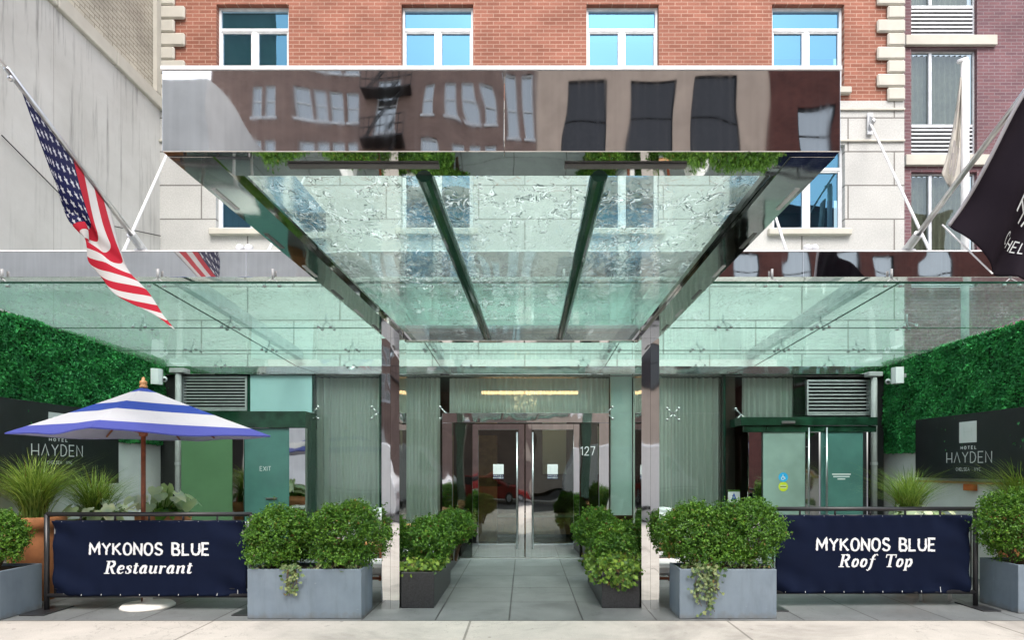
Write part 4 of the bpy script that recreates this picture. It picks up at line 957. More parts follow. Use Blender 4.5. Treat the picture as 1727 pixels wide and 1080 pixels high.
# ---------------------------------------------------------------- neighbouring purple brick building on the right
YN = 11.45
nb = thing('neighbour_building', 'purple brick building at the far right with grey framed windows and louvres', 'building', (7, YN, 0))
nx0, nx1 = PX(1537, YN), PX(1648, YN)
hz = [(PZ(425 + 60, YN), PZ(290, YN)), (PZ(262, YN), PZ(82, YN)), (PZ(60, YN), PZ(-130, YN))]
mb = MB(); holed_wall(mb, PX(1524.5, YN), 14, 0, 13.5, YN, [(nx0, nx1, a, b) for a, b in hz] + [(nx0 + 3.4, nx1 + 3.4, a, b) for a, b in hz], .14)
mb.build('wall', M['brick_purple'], nb)
for dx in (0, 3.4):
    for a, b in hz:
        zl = a + .58 * (b - a) / 2.0 if False else a + .56; f = .035; x0, x1 = nx0 + dx, nx1 + dx; xm = x0 + (x1 - x0) * .32
        m = MB(); ya, yb = YN + .06, YN + .12
        m.bbox(x0 + .001, x0 + f, ya, yb, a + .001, b - .001); m.bbox(x1 - f, x1 - .001, ya, yb, a + .001, b - .001); m.bbox(x0 + f, x1 - f, ya + .001, yb, b - f, b - .001)
        m.bbox(x0 + f, x1 - f, ya + .001, yb, a + .001, a + f); m.bbox(x0 + f, x1 - f, ya + .001, yb, zl - .03, zl + .03); m.bbox(xm - .03, xm + .03, ya + .002, yb, zl + .03, b - f)
        fr = m.build('window', M['louver'], nb)
        MB().quad((x0 + f, YN + .1, zl + .03), (x1 - f, YN + .1, zl + .03), (x1 - f, YN + .1, b - f), (x0 + f, YN + .1, b - f)).build('pane', M['pane_plain'], fr)
        n = 7; m = MB(); st = (zl - .03 - a - f) / n
        for i in range(n): m.box(x0 + f, x1 - f, ya + .004, yb, a + f + i * st + st * .2, a + f + i * st + st * .62)
        m.build('louver', M['louver'], fr)
        MB().quad((x0, YN + .135, a), (x1, YN + .135, a), (x1, YN + .135, zl), (x0, YN + .135, zl)).build('cavity', M['dark_void'], fr)
        cu = MB(); vs_ = []; nn_ = 90
        for i in range(nn_ + 1):
            t = i / nn_; vs_ += [(x0 + f + (x1 - x0 - 2 * f) * t, YN + .2 + .02 * math.sin(t * 70), zl), (x0 + f + (x1 - x0 - 2 * f) * t, YN + .2 + .02 * math.sin(t * 70), b)]
        cu.add(vs_, [(2 * i, 2 * i + 2, 2 * i + 3, 2 * i + 1) for i in range(nn_)]); cu.build('curtain', simple('neighbour_curtain', (.34, .33, .25), .9) if dx == 0 and a == hz[0][0] else bpy.data.materials['neighbour_curtain'], fr)
    for py0, py1 in ((62, 79), (263, 281)):
        MB().bbox(PX(1524.6, YN) + (dx if dx else 0), PX(1678, YN) + dx, YN - .07, YN - .002, PZ(py1, YN), PZ(py0, YN), .008).build('sill_band', M['quoin'], nb)
MB().box(PX(1525, YN), 14, YN - .03, YN - .001, 0, 3.0).build('plinth', M['stone'], nb)

# ================================================================ MAIN CANOPY
can = thing('entrance_canopy', 'polished steel and glass canopy on two mirror posts projecting over the pavement', 'canopy', (-.05, 7, 0))
D1, D2 = 2.87, 7.0
def lx(d): return -1.626 + (d - D1) / (D2 - D1) * 0.103
def rx(d): return 1.416 + (d - D1) / (D2 - D1) * 0.042
ZS, ZT = 2.97, 3.335
yf = D1
# front fascia: three butted mirror plates
segs = [lx(yf), PX(850, yf), PX(1168, yf) if False else PX(905, yf), rx(yf)]
for a, b in ((segs[0], segs[1]), (segs[1] + .002, segs[3])):
    MB().bbox(a, b, yf, yf + .05, ZS, ZT, .003).build('fascia', M['steel_canopy'], can)
MB().box(lx(yf) - .004, rx(yf) + .004, yf - .006, yf + .10, ZT + .001, ZT + .018).build('fascia_cap', M['letter_white'], can)
# soffit strip of the front beam
MB().box(lx(yf) + .01, rx(yf) - .01, yf + .052, yf + .25, ZS + .006, ZS + .05).build('front_soffit', M['steel_canopy'], can)
for a, b in ((486, 740), (952, 1158)):
    MB().box(PX(a, 3.0), PX(b, 3.0), 2.99, 3.03, ZS - .004, ZS + .004).build('slot_lamp', M['slot'], can)
BW = .20
for sgn in (-1, 1):
    def ex(d): return lx(d) if sgn < 0 else rx(d)
    a0, a1 = ex(yf + .052), ex(D2 + .1); i0, i1 = a0 - sgn * BW, a1 - sgn * BW
    def hx(p0, p1, q0, q1, z0, z1, y0=yf + .053, y1=D2 + .1):
        lo0, hi0 = sorted((p0, q0)); lo1, hi1 = sorted((p1, q1))
        return [(lo0, y0, z0), (hi0, y0, z0), (hi1, y1, z0), (lo1, y1, z0), (lo0, y0, z1), (hi0, y0, z1), (hi1, y1, z1), (lo1, y1, z1)]
    MB().hexa(hx(a0, a1, i0, i1, ZS, ZT - .002)).build('side_beam', M['steel_soffit'], can)
    MB().hexa(hx(i0 - sgn * .002, i1 - sgn * .002, i0 - sgn * .05, i1 - sgn * .05, ZS + .03, ZS + .06, yf + .26)).build('glazing_ledge', M['steel_soffit'], can)
    for k in range(6):
        y0 = 3.25 + k * .62; y1 = y0 + .26; xa = ex(y0) - sgn * .035; xb = ex(y1) - sgn * .035
        MB().hexa([(xa - .012, y0, ZS - .004), (xa + .012, y0, ZS - .004), (xb + .012, y1, ZS - .004), (xb - .012, y1, ZS - .004), (xa - .012, y0, ZS + .002), (xa + .012, y0, ZS + .002), (xb + .012, y1, ZS + .002), (xb - .012, y1, ZS + .002)]).build('slot_lamp', M['slot'] if k % 2 else M['louver'], can)
# back beam between the posts
MB().bbox(lx(D2) + BW + .005, rx(D2) - BW - .005, D2 - .02, D2 + .1, ZS - .03, ZS + .14, .004).build('back_beam', M['steel'], can)
# glass deck: three bays
ZG = 3.03
fx = [(PX(715, 3.12), PX(820, 6.9)), (PX(1011, 3.12), PX(947, 6.9))]
y0, y1 = yf + .253, D2 - .03
bays = [((lx(y0) + BW + .004, lx(y1) + BW + .004), (fx[0][0] - .003, fx[0][1] - .003)), ((fx[0][0] + .003, fx[0][1] + .003), (fx[1][0] - .003, fx[1][1] - .003)), ((fx[1][0] + .003, fx[1][1] + .003), (rx(y0) - BW - .004, rx(y1) - BW - .004))]
for (p0, p1), (q0, q1) in bays:
    wet_pane(MB().hexa([(p0, y0, ZG), (q0, y0, ZG), (q1, y1, ZG), (p1, y1, ZG), (p0, y0, ZG + .014), (q0, y0, ZG + .014), (q1, y1, ZG + .014), (p1, y1, ZG + .014)]).build('glass_pane', M['glass_wet'], can))
for (xa, xb) in fx:
    m = MB(); w = .034
    m.hexa([(xa - w, y0, ZG - .04), (xa + w, y0, ZG - .04), (xb + w, y1, ZG - .04), (xb - w, y1, ZG - .04), (xa - w, y0, ZG - .003), (xa + w, y0, ZG - .003), (xb + w, y1, ZG - .003), (xb - w, y1, ZG - .003)])
    m.tube([(xa, y0, ZG - .04), (xb, y1, ZG - .04)], .044, 14)
    m.build('glass_fin', M['fin_green'], can)
# mirror posts, each a box with a centre seam
for pa, pm, pb, s in ((643.5, 658.5, 673.5, -1), (1082, 1097, 1112, 1)):
    m = MB(); x0, xm, x1 = PX(pa, D2), PX(pm, D2), PX(pb, D2)
    m.hexa([(x0, D2 + .002, .0), (xm - .001, D2, 0), (xm - .001, D2 + .42, 0), (x0, D2 + .42, 0), (x0, D2 + .002, ZS - .001), (xm - .001, D2, ZS - .001), (xm - .001, D2 + .42, ZS - .001), (x0, D2 + .42, ZS - .001)])
    m.hexa([(xm + .001, D2, 0), (x1, D2 + .002, 0), (x1, D2 + .42, 0), (xm + .001, D2 + .42, 0), (xm + .001, D2, ZS - .001), (x1, D2 + .002, ZS - .001), (x1, D2 + .42, ZS - .001), (xm + .001, D2 + .42, ZS - .001)])
    m.build('post', M['steel'], can)

# ================================================================ GLASS ROOF OVER THE COURTYARD (rear canopy)
aw = thing('glass_awning', 'full-width tinted glass awning hung beneath a mirror fascia over the courtyard', 'awning', (0, 6.9, 3.5))
YA = 6.9
ZA0, ZA1 = 3.61, 3.885
for a, b in ((-6.33, -3.0), (-2.998, 0.0), (.002, 3.0), (3.002, 6.42)):
    MB().bbox(a, b, YA, YA + .2, ZA0, ZA1, .003).build('fascia', M['steel_canopy'], aw)
MB().box(-6.34, 6.43, YA - .005, YA + .21, ZA1 + .001, ZA1 + .014).build('fascia_cap', M['letter_white'], aw)
def zg(y): return 3.50 + (y - 6.75) * (3.30 - 3.50) / (11.04 - 6.75)
xs = [-6.28, -3.93, -1.46, 1.38, 3.95, 6.30]; ys = [6.75, 8.55, 9.85, 11.03]
for x0, x1 in zip(xs[:-1], xs[1:]):
    for ya, yb in zip(ys[:-1], ys[1:]):
        p = [(x0 + .006, ya + .006), (x1 - .006, ya + .006), (x1 - .006, yb - .006), (x0 + .006, yb - .006)]
        wet_pane(MB().hexa([(x, y, zg(y)) for x, y in p] + [(x, y, zg(y) + .014) for x, y in p]).build('glass_pane', M['glass_side'], aw))
# edge seals: dark joints
m = MB()
m.box(-6.28, 6.30, 6.738, 6.756, zg(6.75) - .002, zg(6.75) + .016)
for y in ys[1:3]: m.box(-6.28, 6.30, y - .0055, y + .0055, zg(y) - .001, zg(y) + .013)
m.build('joint_seal', M['fin_green'], aw)
for x in xs[1:-1]:
    MB().hexa([(x - .0055, 6.77, zg(6.77) - .001), (x + .0055, 6.77, zg(6.77) - .001), (x + .0055, 11.0, zg(11.) - .001), (x - .0055, 11.0, zg(11.) - .001), (x - .0055, 6.77, zg(6.77) + .012), (x + .0055, 6.77, zg(6.77) + .012), (x + .0055, 11.0, zg(11.) + .012), (x - .0055, 11.0, zg(11.) + .012)]).build('joint_seal', M['fin_green'], aw)
# beams above the glass that carry the spiders
for x in xs[1:-1]:
    MB().hexa([(x - .05, 7.1, 3.64), (x + .05, 7.1, 3.64), (x + .05, 11.2, 3.45), (x - .05, 11.2, 3.45), (x - .05, 7.1, 3.84), (x + .05, 7.1, 3.84), (x + .05, 11.2, 3.6), (x - .05, 11.2, 3.6)]).build('carrier_beam', M['louver'], aw)
def hang(x, y, arms):
    m = MB(); z = zg(y) + .014; c = Vector((x, y, z + .075)); m.tube([c, c + Vector((0, .0, .1))], .013, 8)
    for sx, sy in arms:
        e = Vector((x + sx * .08, y + sy * .08, z + .02)); m.tube([c, e], .006, 6); m.tube([e - Vector((0, 0, .042)), e + Vector((0, 0, .005))], [.021, .018], 10)
    return m.build('spider_fitting', M['grey_paint'], aw, True)
for y in ys[1:3]:
    for x in xs[1:-1]: hang(x, y, A4)
    for x in (-5.1, -2.65, 2.65, 5.1): hang(x, y, A4)
for x in (-5.6, -3.93, -2.7, -1.7, -.5, .42, 1.6, 2.65, 3.93, 5.2):
    hang(x, 6.86, [(-1, -.3), (1, -.3)])
for x in (-5.2, -3.0, -1.0, 1.0, 3.0, 5.2):
    hang(x, 10.95, [(-1, -.2), (1, -.2)])
# tie rods to the facade
def rod(a, b, r=.017):
    a, b = Vector(a), Vector(b); o = MB().tube([a, b], r, 10).build('tie_rod', M['letter_white'], aw, True)
    n = MB(); n.bbox(b.x - .05, b.x + .05, b.y - .001, b.y + .03, b.z - .19, b.z + .19, .004); n.prism([(b.y - .12, b.z - .03), (b.y, b.z - .14), (b.y, b.z + .14), (b.y - .12, b.z + .03)], 0, b.x - .012, b.x + .012)
    n.tube([(b.x - .03, b.y - .09, b.z), (b.x + .03, b.y - .09, b.z)], .03, 10)
    n.build('anchor_plate', M['louver'], o)
rod(P(1572, 432, 7.05), P(1468, 208, 11.18)); rod(P(1329, 432, 7.05), P(1258, 208, 11.18))
rod(P(208, 425, 7.05), P(306, 205, 11.18)); rod(P(452, 425, 7.05), P(560, 205, 11.18))

# floodlights on the fascia
def flood(px, py, label):
    c = P(px, py, 7.0); r = thing('floodlight', label, 'lamp', (c.x, c.y, ZA1 + .015), 'small floodlights on the fascia')
    MB().tube([(c.x, 7.0, ZA1 + .015), (c.x, 7.0, ZA1 + .07)], .012, 8).build('stem', M['letter_white'], r)
    MB().tube([(c.x, 6.94, ZA1 + .05), (c.x, 7.0, ZA1 + .08), (c.x, 7.06, ZA1 + .10)], [.02, .035, .028], 12).build('head', M['letter_white'], r, True)
flood(404, 416, 'white floodlight on the left fascia, the one nearer the flag'); flood(419, 416, 'white floodlight on the left fascia, the one nearer the canopy')
flood(1362, 424, 'white floodlight on the right fascia, the one nearer the canopy'); flood(1374, 424, 'white floodlight on the right fascia, the one nearer the black flag')

# ================================================================ FLAGS
def pole(label, x, tip_y, tip_z):
    r = thing('flag_pole', label, 'flag pole', (x, 6.95, ZA1), 'flag poles on the fascia')
    a = Vector((x, 6.95, 3.93)); b = Vector((x, tip_y, tip_z)); d = (b - a).normalized()
    MB().tube([a - d * .02, a.lerp(b, .5), b], [.030, .027, .022], 12).build('shaft', M['steel_brushed'], r, True)
    MB().tube([b, b + d * .10], .008, 8).build('spindle', M['steel_brushed'], r)
    MB().ball(b + d * .14, .048, 14, 8).build('finial', M['steel_brushed'], r, True)
    MB().ball(b + Vector((.0, .05, -.06)), .026, 10, 6).build('pulley', M['steel_brushed'], r, True)
    m = MB(); m.tube([a - d * .06, a + d * .22], .045, 12); m.bbox(x - .07, x + .07, 6.905, 7.07, ZA1 + .015, ZA1 + .035, .004); m.build('socket', M['louver'], r)
    return a, b
la, lb = pole('silver flag pole leaning out on the left holding the striped flag', -4.15, 5.12, 4.76)
ra, rb = pole('silver flag pole leaning out on the right holding the black flag', 4.15, 4.75, 4.93)

def bez(pts, n):
    """Catmull-Rom through 3-D points"""
    pts = [Vector(p) for p in pts]; out = []; m = len(pts) - 1
    for i in range(n + 1):
        t = i / n * m; k = min(int(t), m - 1); f = t - k
        p0, p1, p2, p3 = pts[max(k - 1, 0)], pts[k], pts[k + 1], pts[min(k + 2, m)]
        out.append(0.5 * ((2 * p1) + (p2 - p0) * f + (2 * p0 - 5 * p1 + 4 * p2 - p3) * f * f + (3 * p1 - p0 - 3 * p2 + p3) * f ** 3))
    return out
def on_left_pole(px):   # point on the left pole seen at pixel column px
    d = -4.15 * F / (px - CX); t = (6.95 - d) / (6.95 - 5.12); return Vector((-4.15, d, 3.93 + t * (4.76 - 3.93)))
NU, NV = 60, 40
h0, h1 = on_left_pole(38), on_left_pole(186)
hoist = [h0.lerp(h1, i / NV) - Vector((0, 0, .03)) for i in range(NV + 1)]
left = bez([h0 - Vector((0, 0, .03)), P(62, 225, 5.32), P(84, 290, 5.42), P(108, 345, 5.55), P(138, 378, 5.6), P(141, 428, 5.65)], NU)
right = bez([h1 - Vector((0, 0, .03)), P(204, 420, 5.9), P(228, 470, 5.92), P(262, 510, 5.92), P(294, 556, 5.9)], NU)
fly = bez([P(141, 428, 5.65), P(172, 472, 5.72), P(238, 520, 5.8), P(294, 556, 5.9)], NV)
vs_, uvs = [], []
for i in range(NU + 1):
    u = i / NU
    for j in range(NV + 1):
        v = j / NV
        p = hoist[j] * (1 - u) + fly[j] * u + left[i] * (1 - v) + right[i] * v - (hoist[0] * (1 - u) * (1 - v) + hoist[NV] * (1 - u) * v + fly[0] * u * (1 - v) + fly[NV] * u * v)
        rip = math.sin(v * 15 + u * 3) * .020 * min(1, u * 3) + math.sin(v * 7 - u * 5) * .025 * u
        p = p + Vector((rip * .8, rip, rip * .10)) * (math.sin(math.pi * min(1, u * 1.2) * .5 + .2))
        vs_.append(p); uvs.append((u, v))
fm = N('striped_flag_cloth'); uvn = fm.n('ShaderNodeUVMap'); sp = fm.n('ShaderNodeSeparateXYZ'); fm.l(uvn.outputs[0], sp.inputs[0]); U, V_ = sp.outputs[0], sp.outputs[1]
VC = 7 / 13; UC = 0.62
# drape: along the fly the stripes sweep across the cloth
sv = fm.math('ADD', V_, fm.math('MULTIPLY', fm.math('POWER', fm.math('MAXIMUM', fm.math('SUBTRACT', U, 0.34), 0.0), 1.5), 1.9))
par = fm.math('MODULO', fm.math('FLOOR', fm.math('MULTIPLY', fm.math('SUBTRACT', sv, VC), 8.0)), 2.0)
stripes = fm.mix(par, (0.42, 0.014, 0.032), (0.56, 0.54, 0.53))
incan = fm.math('LESS_THAN', sv, VC)
gu = fm.math('MULTIPLY', U, 9 / UC); gv = fm.math('MULTIPLY', V_, 7 / VC)
rowp = fm.math('MULTIPLY', fm.math('MODULO', fm.math('FLOOR', gv), 2.0), 0.5)
fu = fm.math('SUBTRACT', fm.math('FRACT', fm.math('ADD', gu, rowp)), .5); fv = fm.math('SUBTRACT', fm.math('FRACT', gv), .5)
rr = fm.math('SQRT', fm.math('ADD', fm.math('MULTIPLY', fu, fu), fm.math('MULTIPLY', fv, fv)))
ang = fm.math('ARCTAN2', fv, fu); seg = 2 * math.pi / 5
aa = fm.math('ABSOLUTE', fm.math('SUBTRACT', fm.math('MODULO', fm.math('ADD', ang, 20 * seg), seg), seg / 2))
srad = fm.math('ADD', .12, fm.math('MULTIPLY', aa, (.34 - .12) / (seg / 2)))
star = fm.math('LESS_THAN', rr, srad)
canton = fm.mix(star, (0.008, 0.010, 0.055), (0.52, 0.52, 0.56))
fm.base(fm.mix(incan, stripes, canton)); fm.set(.75, 0, .2)
tl = fm.n('ShaderNodeBsdfTranslucent'); fm.l(fm.b.inputs['Base Color'].links[0].from_socket, tl.inputs[0]); mx = fm.n('ShaderNodeMixShader'); mx.inputs[0].default_value = .25
fm.l(fm.b.outputs[0], mx.inputs[1]); fm.l(tl.outputs[0], mx.inputs[2]); fm.l(mx.outputs[0], fm.out.inputs[0])
m = MB(); m.add(vs_, [(i * (NV + 1) + j, (i + 1) * (NV + 1) + j, (i + 1) * (NV + 1) + j + 1, i * (NV + 1) + j + 1) for i in range(NU) for j in range(NV)])
fl = m.build('striped_flag', fm.m, None, True, uvs); tag(fl, 'flag with white stars on navy and red and white stripes drooping from the left pole', 'flag')
md = fl.modifiers.new('thick', 'SOLIDIFY'); md.thickness = .002

# black flag on the right
def on_right_pole(t): return ra.lerp(rb, t)
bf = thing('black_flag', 'dark purple-black hotel flag with thin white letters on the right pole', 'flag', P(1640, 330, 5.4))
NU, NV = 44, 36
top0, top1 = rb.lerp(ra, .0), rb.lerp(ra, .5)
c00 = P(1765, 105, 5.05); c10 = P(1600, 381, 5.55); c01 = P(1990, 330, 5.0); c11 = P(1800, 545, 5.2)
hem = bez([c00, P(1718, 172, 5.15), P(1668, 270, 5.3), P(1632, 335, 5.45), c10], NV)
bot = bez([c10, P(1680, 452, 5.35), P(1728, 482, 5.3), c11], NU)
topc = bez([c00, P(1850, 190, 5.0), c01], NU); far = bez([c01, P(1900, 430, 5.1), c11], NV)
def flag_pt(u, v):
    i, j = min(int(u * NU), NU - 1), min(int(v * NV), NV - 1); fu_, fv_ = u * NU - i, v * NV - j
    A = topc[i].lerp(topc[i + 1], fu_); B = bot[i].lerp(bot[i + 1], fu_); C = hem[j].lerp(hem[j + 1], fv_); D = far[j].lerp(far[j + 1], fv_)
    p = A * (1 - v) + B * v + C * (1 - u) + D * u - (c00 * (1 - u) * (1 - v) + c10 * (1 - u) * v + c01 * u * (1 - v) + c11 * u * v)
    rp = .07 * math.sin(u * 14 + v * 2.5) * min(1, u * 5) + .02 * math.sin(u * 30 - v * 4) * min(1, u * 3)
    return p + Vector((.0, rp, 0))
m = MB(); m.add([flag_pt(i / NU, j / NV) for i in range(NU + 1) for j in range(NV + 1)], [(i * (NV + 1) + j, (i + 1) * (NV + 1) + j, (i + 1) * (NV + 1) + j + 1, i * (NV + 1) + j + 1) for i in range(NU) for j in range(NV)])
o = m.build('cloth', M['black_flag'], bf, True); md = o.modifiers.new('thick', 'SOLIDIFY'); md.thickness = .002
m = MB(); hp = [flag_pt(0, j / NV) for j in range(NV + 1)]; m.tube(hp, .016, 8); m.build('hem', M['hem'], bf, True)
def flag_text(txt, u0, u1, v0, v1, w, gap, cb=None, tilt=.18):
    def wp(q):
        u, v = q.x, 1 - q.z; p = flag_pt(min(max(u, 0), 1), min(max(v, 0), 1)); return p + Vector((0, -.012 + q.y, 0))
    off = bf.location
    return lettering(txt, 'caps', (u0, 0, 1 - v1), (u1 - u0, 0, 0), (0, 0, v1 - v0), (0, -1, 0), M['letter_grey'], bf, w, gap, crossbar=cb, warp=wp)
flag_text('HAYDEN', .27, .95, .50, .68, .045, .26, .38)
flag_text('CHELSEA . NYC', .30, .92, .745, .82, .06, .3)
m = MB(); m.tube([P(1589, 379, 5.57), P(1674, 462, 5.4)], .007, 6); m.build('halyard', M['letter_white'], bf)
# tattered vertical banner on its white pole
bp = thing('banner_pole', 'white vertical banner pole standing on the right wall in front of the purple building', 'pole', (6.50, 9.45, 3.42))
xb, yb_ = PX(1627.5, 9.3), 9.3
MB().tube([(xb, yb_, 3.42), (xb, yb_, PZ(103, yb_))], .052, 14).build('shaft', M['letter_white'], bp, True)
MB().tube([(xb - .1, yb_, PZ(104, yb_)), (xb + .03, yb_, PZ(99, yb_))], .03, 10).build('cap', M['letter_white'], bp, True)
tb = thing('tattered_banner', 'faded torn beige banner hanging beside the white banner pole', 'banner', (xb, yb_, 5))
edge = [(1619, 130, 1622, 130), (1614, 170, 1622, 170), (1606, 220, 1621, 218), (1598, 260, 1620, 262), (1588, 292, 1619, 300), (1594, 305, 1612, 318), (1602, 318, 1606, 322)]
m = MB(); vs_ = []
for k, (xa, ya, xb2, yb2) in enumerate(edge):
    for t in range(7):
        q = P(xa + (xb2 - xa) * t / 6, ya + (yb2 - ya) * t / 6, 9.22 + .05 * math.sin(t * 1.6 + k)); vs_.append(q)
m.add(vs_, [(k * 7 + t, k * 7 + t + 1, k * 7 + 7 + t + 1, k * 7 + 7 + t) for k in range(len(edge) - 1) for t in range(6)])
o = m.build('cloth', M['tatter'], tb, True); md = o.modifiers.new('thick', 'SOLIDIFY'); md.thickness = .003
lettering('BU', 'caps', P(1599, 292, 9.12), (PX(1610, 9.1) - PX(1599, 9.1), 0, -.08), (.08, 0, PZ(235, 9.1) - PZ(292, 9.1)), (0, -1, 0), M['tatter_print'], tb, .12, .3)

# ================================================================ UMBRELLA
uc = Vector((-4.24, 7.12, 0)); ub = thing('parasol', 'blue and white striped square parasol on a wooden pole at left', 'umbrella', uc)
ax = Vector((.97, .236, 0)); ay = Vector((.21, -.978, 0)); RU = 1.33
ZTOP, ZRIM = 2.455, 1.925
corners = [ax * RU, ay * RU, -ax * RU, -ay * RU]
um = N('striped_canvas'); spx = um.n('ShaderNodeSeparateXYZ'); um.l(um.n('ShaderNodeTexCoord').outputs['Object'], spx.inputs[0])
tt = um.math('DIVIDE', um.math('SUBTRACT', spx.outputs['Z'], 1.90), ZTOP - 1.90)
wv = um.noise(um.coord('obj'), 120, 2)
um.base(um.ramp(tt, [(0.0, (0.085, 0.10, 0.38)), (0.185, (0.58, 0.58, 0.60)), (0.45, (0.035, 0.075, 0.34)), (0.635, (0.60, 0.60, 0.62)), (0.885, (0.045, 0.085, 0.36))], 'CONSTANT')); um.set(.75, 0, .2); um.bump(um.math('ADD', wv, um.math('MULTIPLY', um.noise(um.coord('obj'), 7, 3), 12.0)), .35, .004)
tl = um.n('ShaderNodeBsdfTranslucent'); um.l(um.b.inputs['Base Color'].links[0].from_socket, tl.inputs[0]); mx = um.n('ShaderNodeMixShader'); mx.inputs[0].default_value = .3
um.l(um.b.outputs[0], mx.inputs[1]); um.l(tl.outputs[0], mx.inputs[2]); um.l(mx.outputs[0], um.out.inputs[0])
m = MB(); n = 14
for q in range(4):
    a, b = corners[q], corners[(q + 1) % 4]; vs_ = []; rows = 16
    for i in range(rows + 1):
        t = i / rows
        for j in range(n + 1):
            s_ = j / n; e = a.lerp(b, s_) * t; sag = math.sin(math.pi * s_) * t
            z = ZTOP + (ZRIM - ZTOP) * (t ** .93) - .022 * sag + .012 * math.sin(s_ * 9 + q) * t * math.sin(math.pi * s_)
            e = e * (1 - .05 * math.sin(math.pi * s_) * t)
            vs_.append((uc.x + e.x, uc.y + e.y, z))
    # valance
    for j in range(n + 1):
        x, y, z = vs_[rows * (n + 1) + j]; vs_.append((x * .998 + uc.x * .002, y * .998 + uc.y * .002, z - .014))
    rows += 1
    m.add(vs_, [(i * (n + 1) + j, i * (n + 1) + j + 1, (i + 1) * (n + 1) + j + 1, (i + 1) * (n + 1) + j) for i in range(rows) for j in range(n)])
M['umb_lining'] = simple('pale_lavender_lining', (0.40, 0.40, 0.55), 0.8, var=.05)
o = m.build('canopy', um.m, ub, False); md = o.modifiers.new('thick', 'SOLIDIFY'); md.thickness = .003; o.data.materials.append(M['umb_lining']); md.material_offset = 1; md.offset = -1
MB().tube([(uc.x, uc.y, .05), (uc.x, uc.y, ZTOP - .02)], .024, 12).build('pole', M['wood'], ub, True)
MB().lathe([(.01, -.02), (.04, -.01), (.042, .01), (.028, .02), (.04, .035), (.036, .06), (.016, .075), (.018, .095), (.008, .105), (.002, .11)], (uc.x, uc.y, ZTOP)).build('finial', M['lightwood'], ub, True)
for q in range(4):
    for cc in (corners[q], corners[q].lerp(corners[(q + 1) % 4], .5)):
        cor = cc.length > RU * .9; e = uc + cc * (.96 if cor else .88)
        MB().tube([(uc.x, uc.y, ZTOP - .06), (e.x, e.y, ZRIM + (-.004 if cor else -.005))], .011, 6).build('rib', M['wood'], ub)
        q2 = uc + cc * .5; MB().tube([(uc.x, uc.y, 1.93), (q2.x, q2.y, ZTOP + (ZRIM - ZTOP) * .5 - (.04 if cor else .085))], .009, 6).build('strut', M['wood'], ub)
MB().lathe([(.03, 0), (.045, .01), (.045, .07), (.03, .08)], (uc.x, uc.y, 1.90)).build('hub', M['wood'], ub, True)
st = MB().lathe([(.27, .002), (.275, .02), (.25, .045), (.08, .06), (.05, .07), (.045, .22), (.03, .22)], (uc.x + .05, uc.y, 0), 32).build('parasol_stand', M['umb_white_plastic'], None, True)
tag(st, 'round white parasol stand on the paving beneath the left barrier', 'umbrella stand')

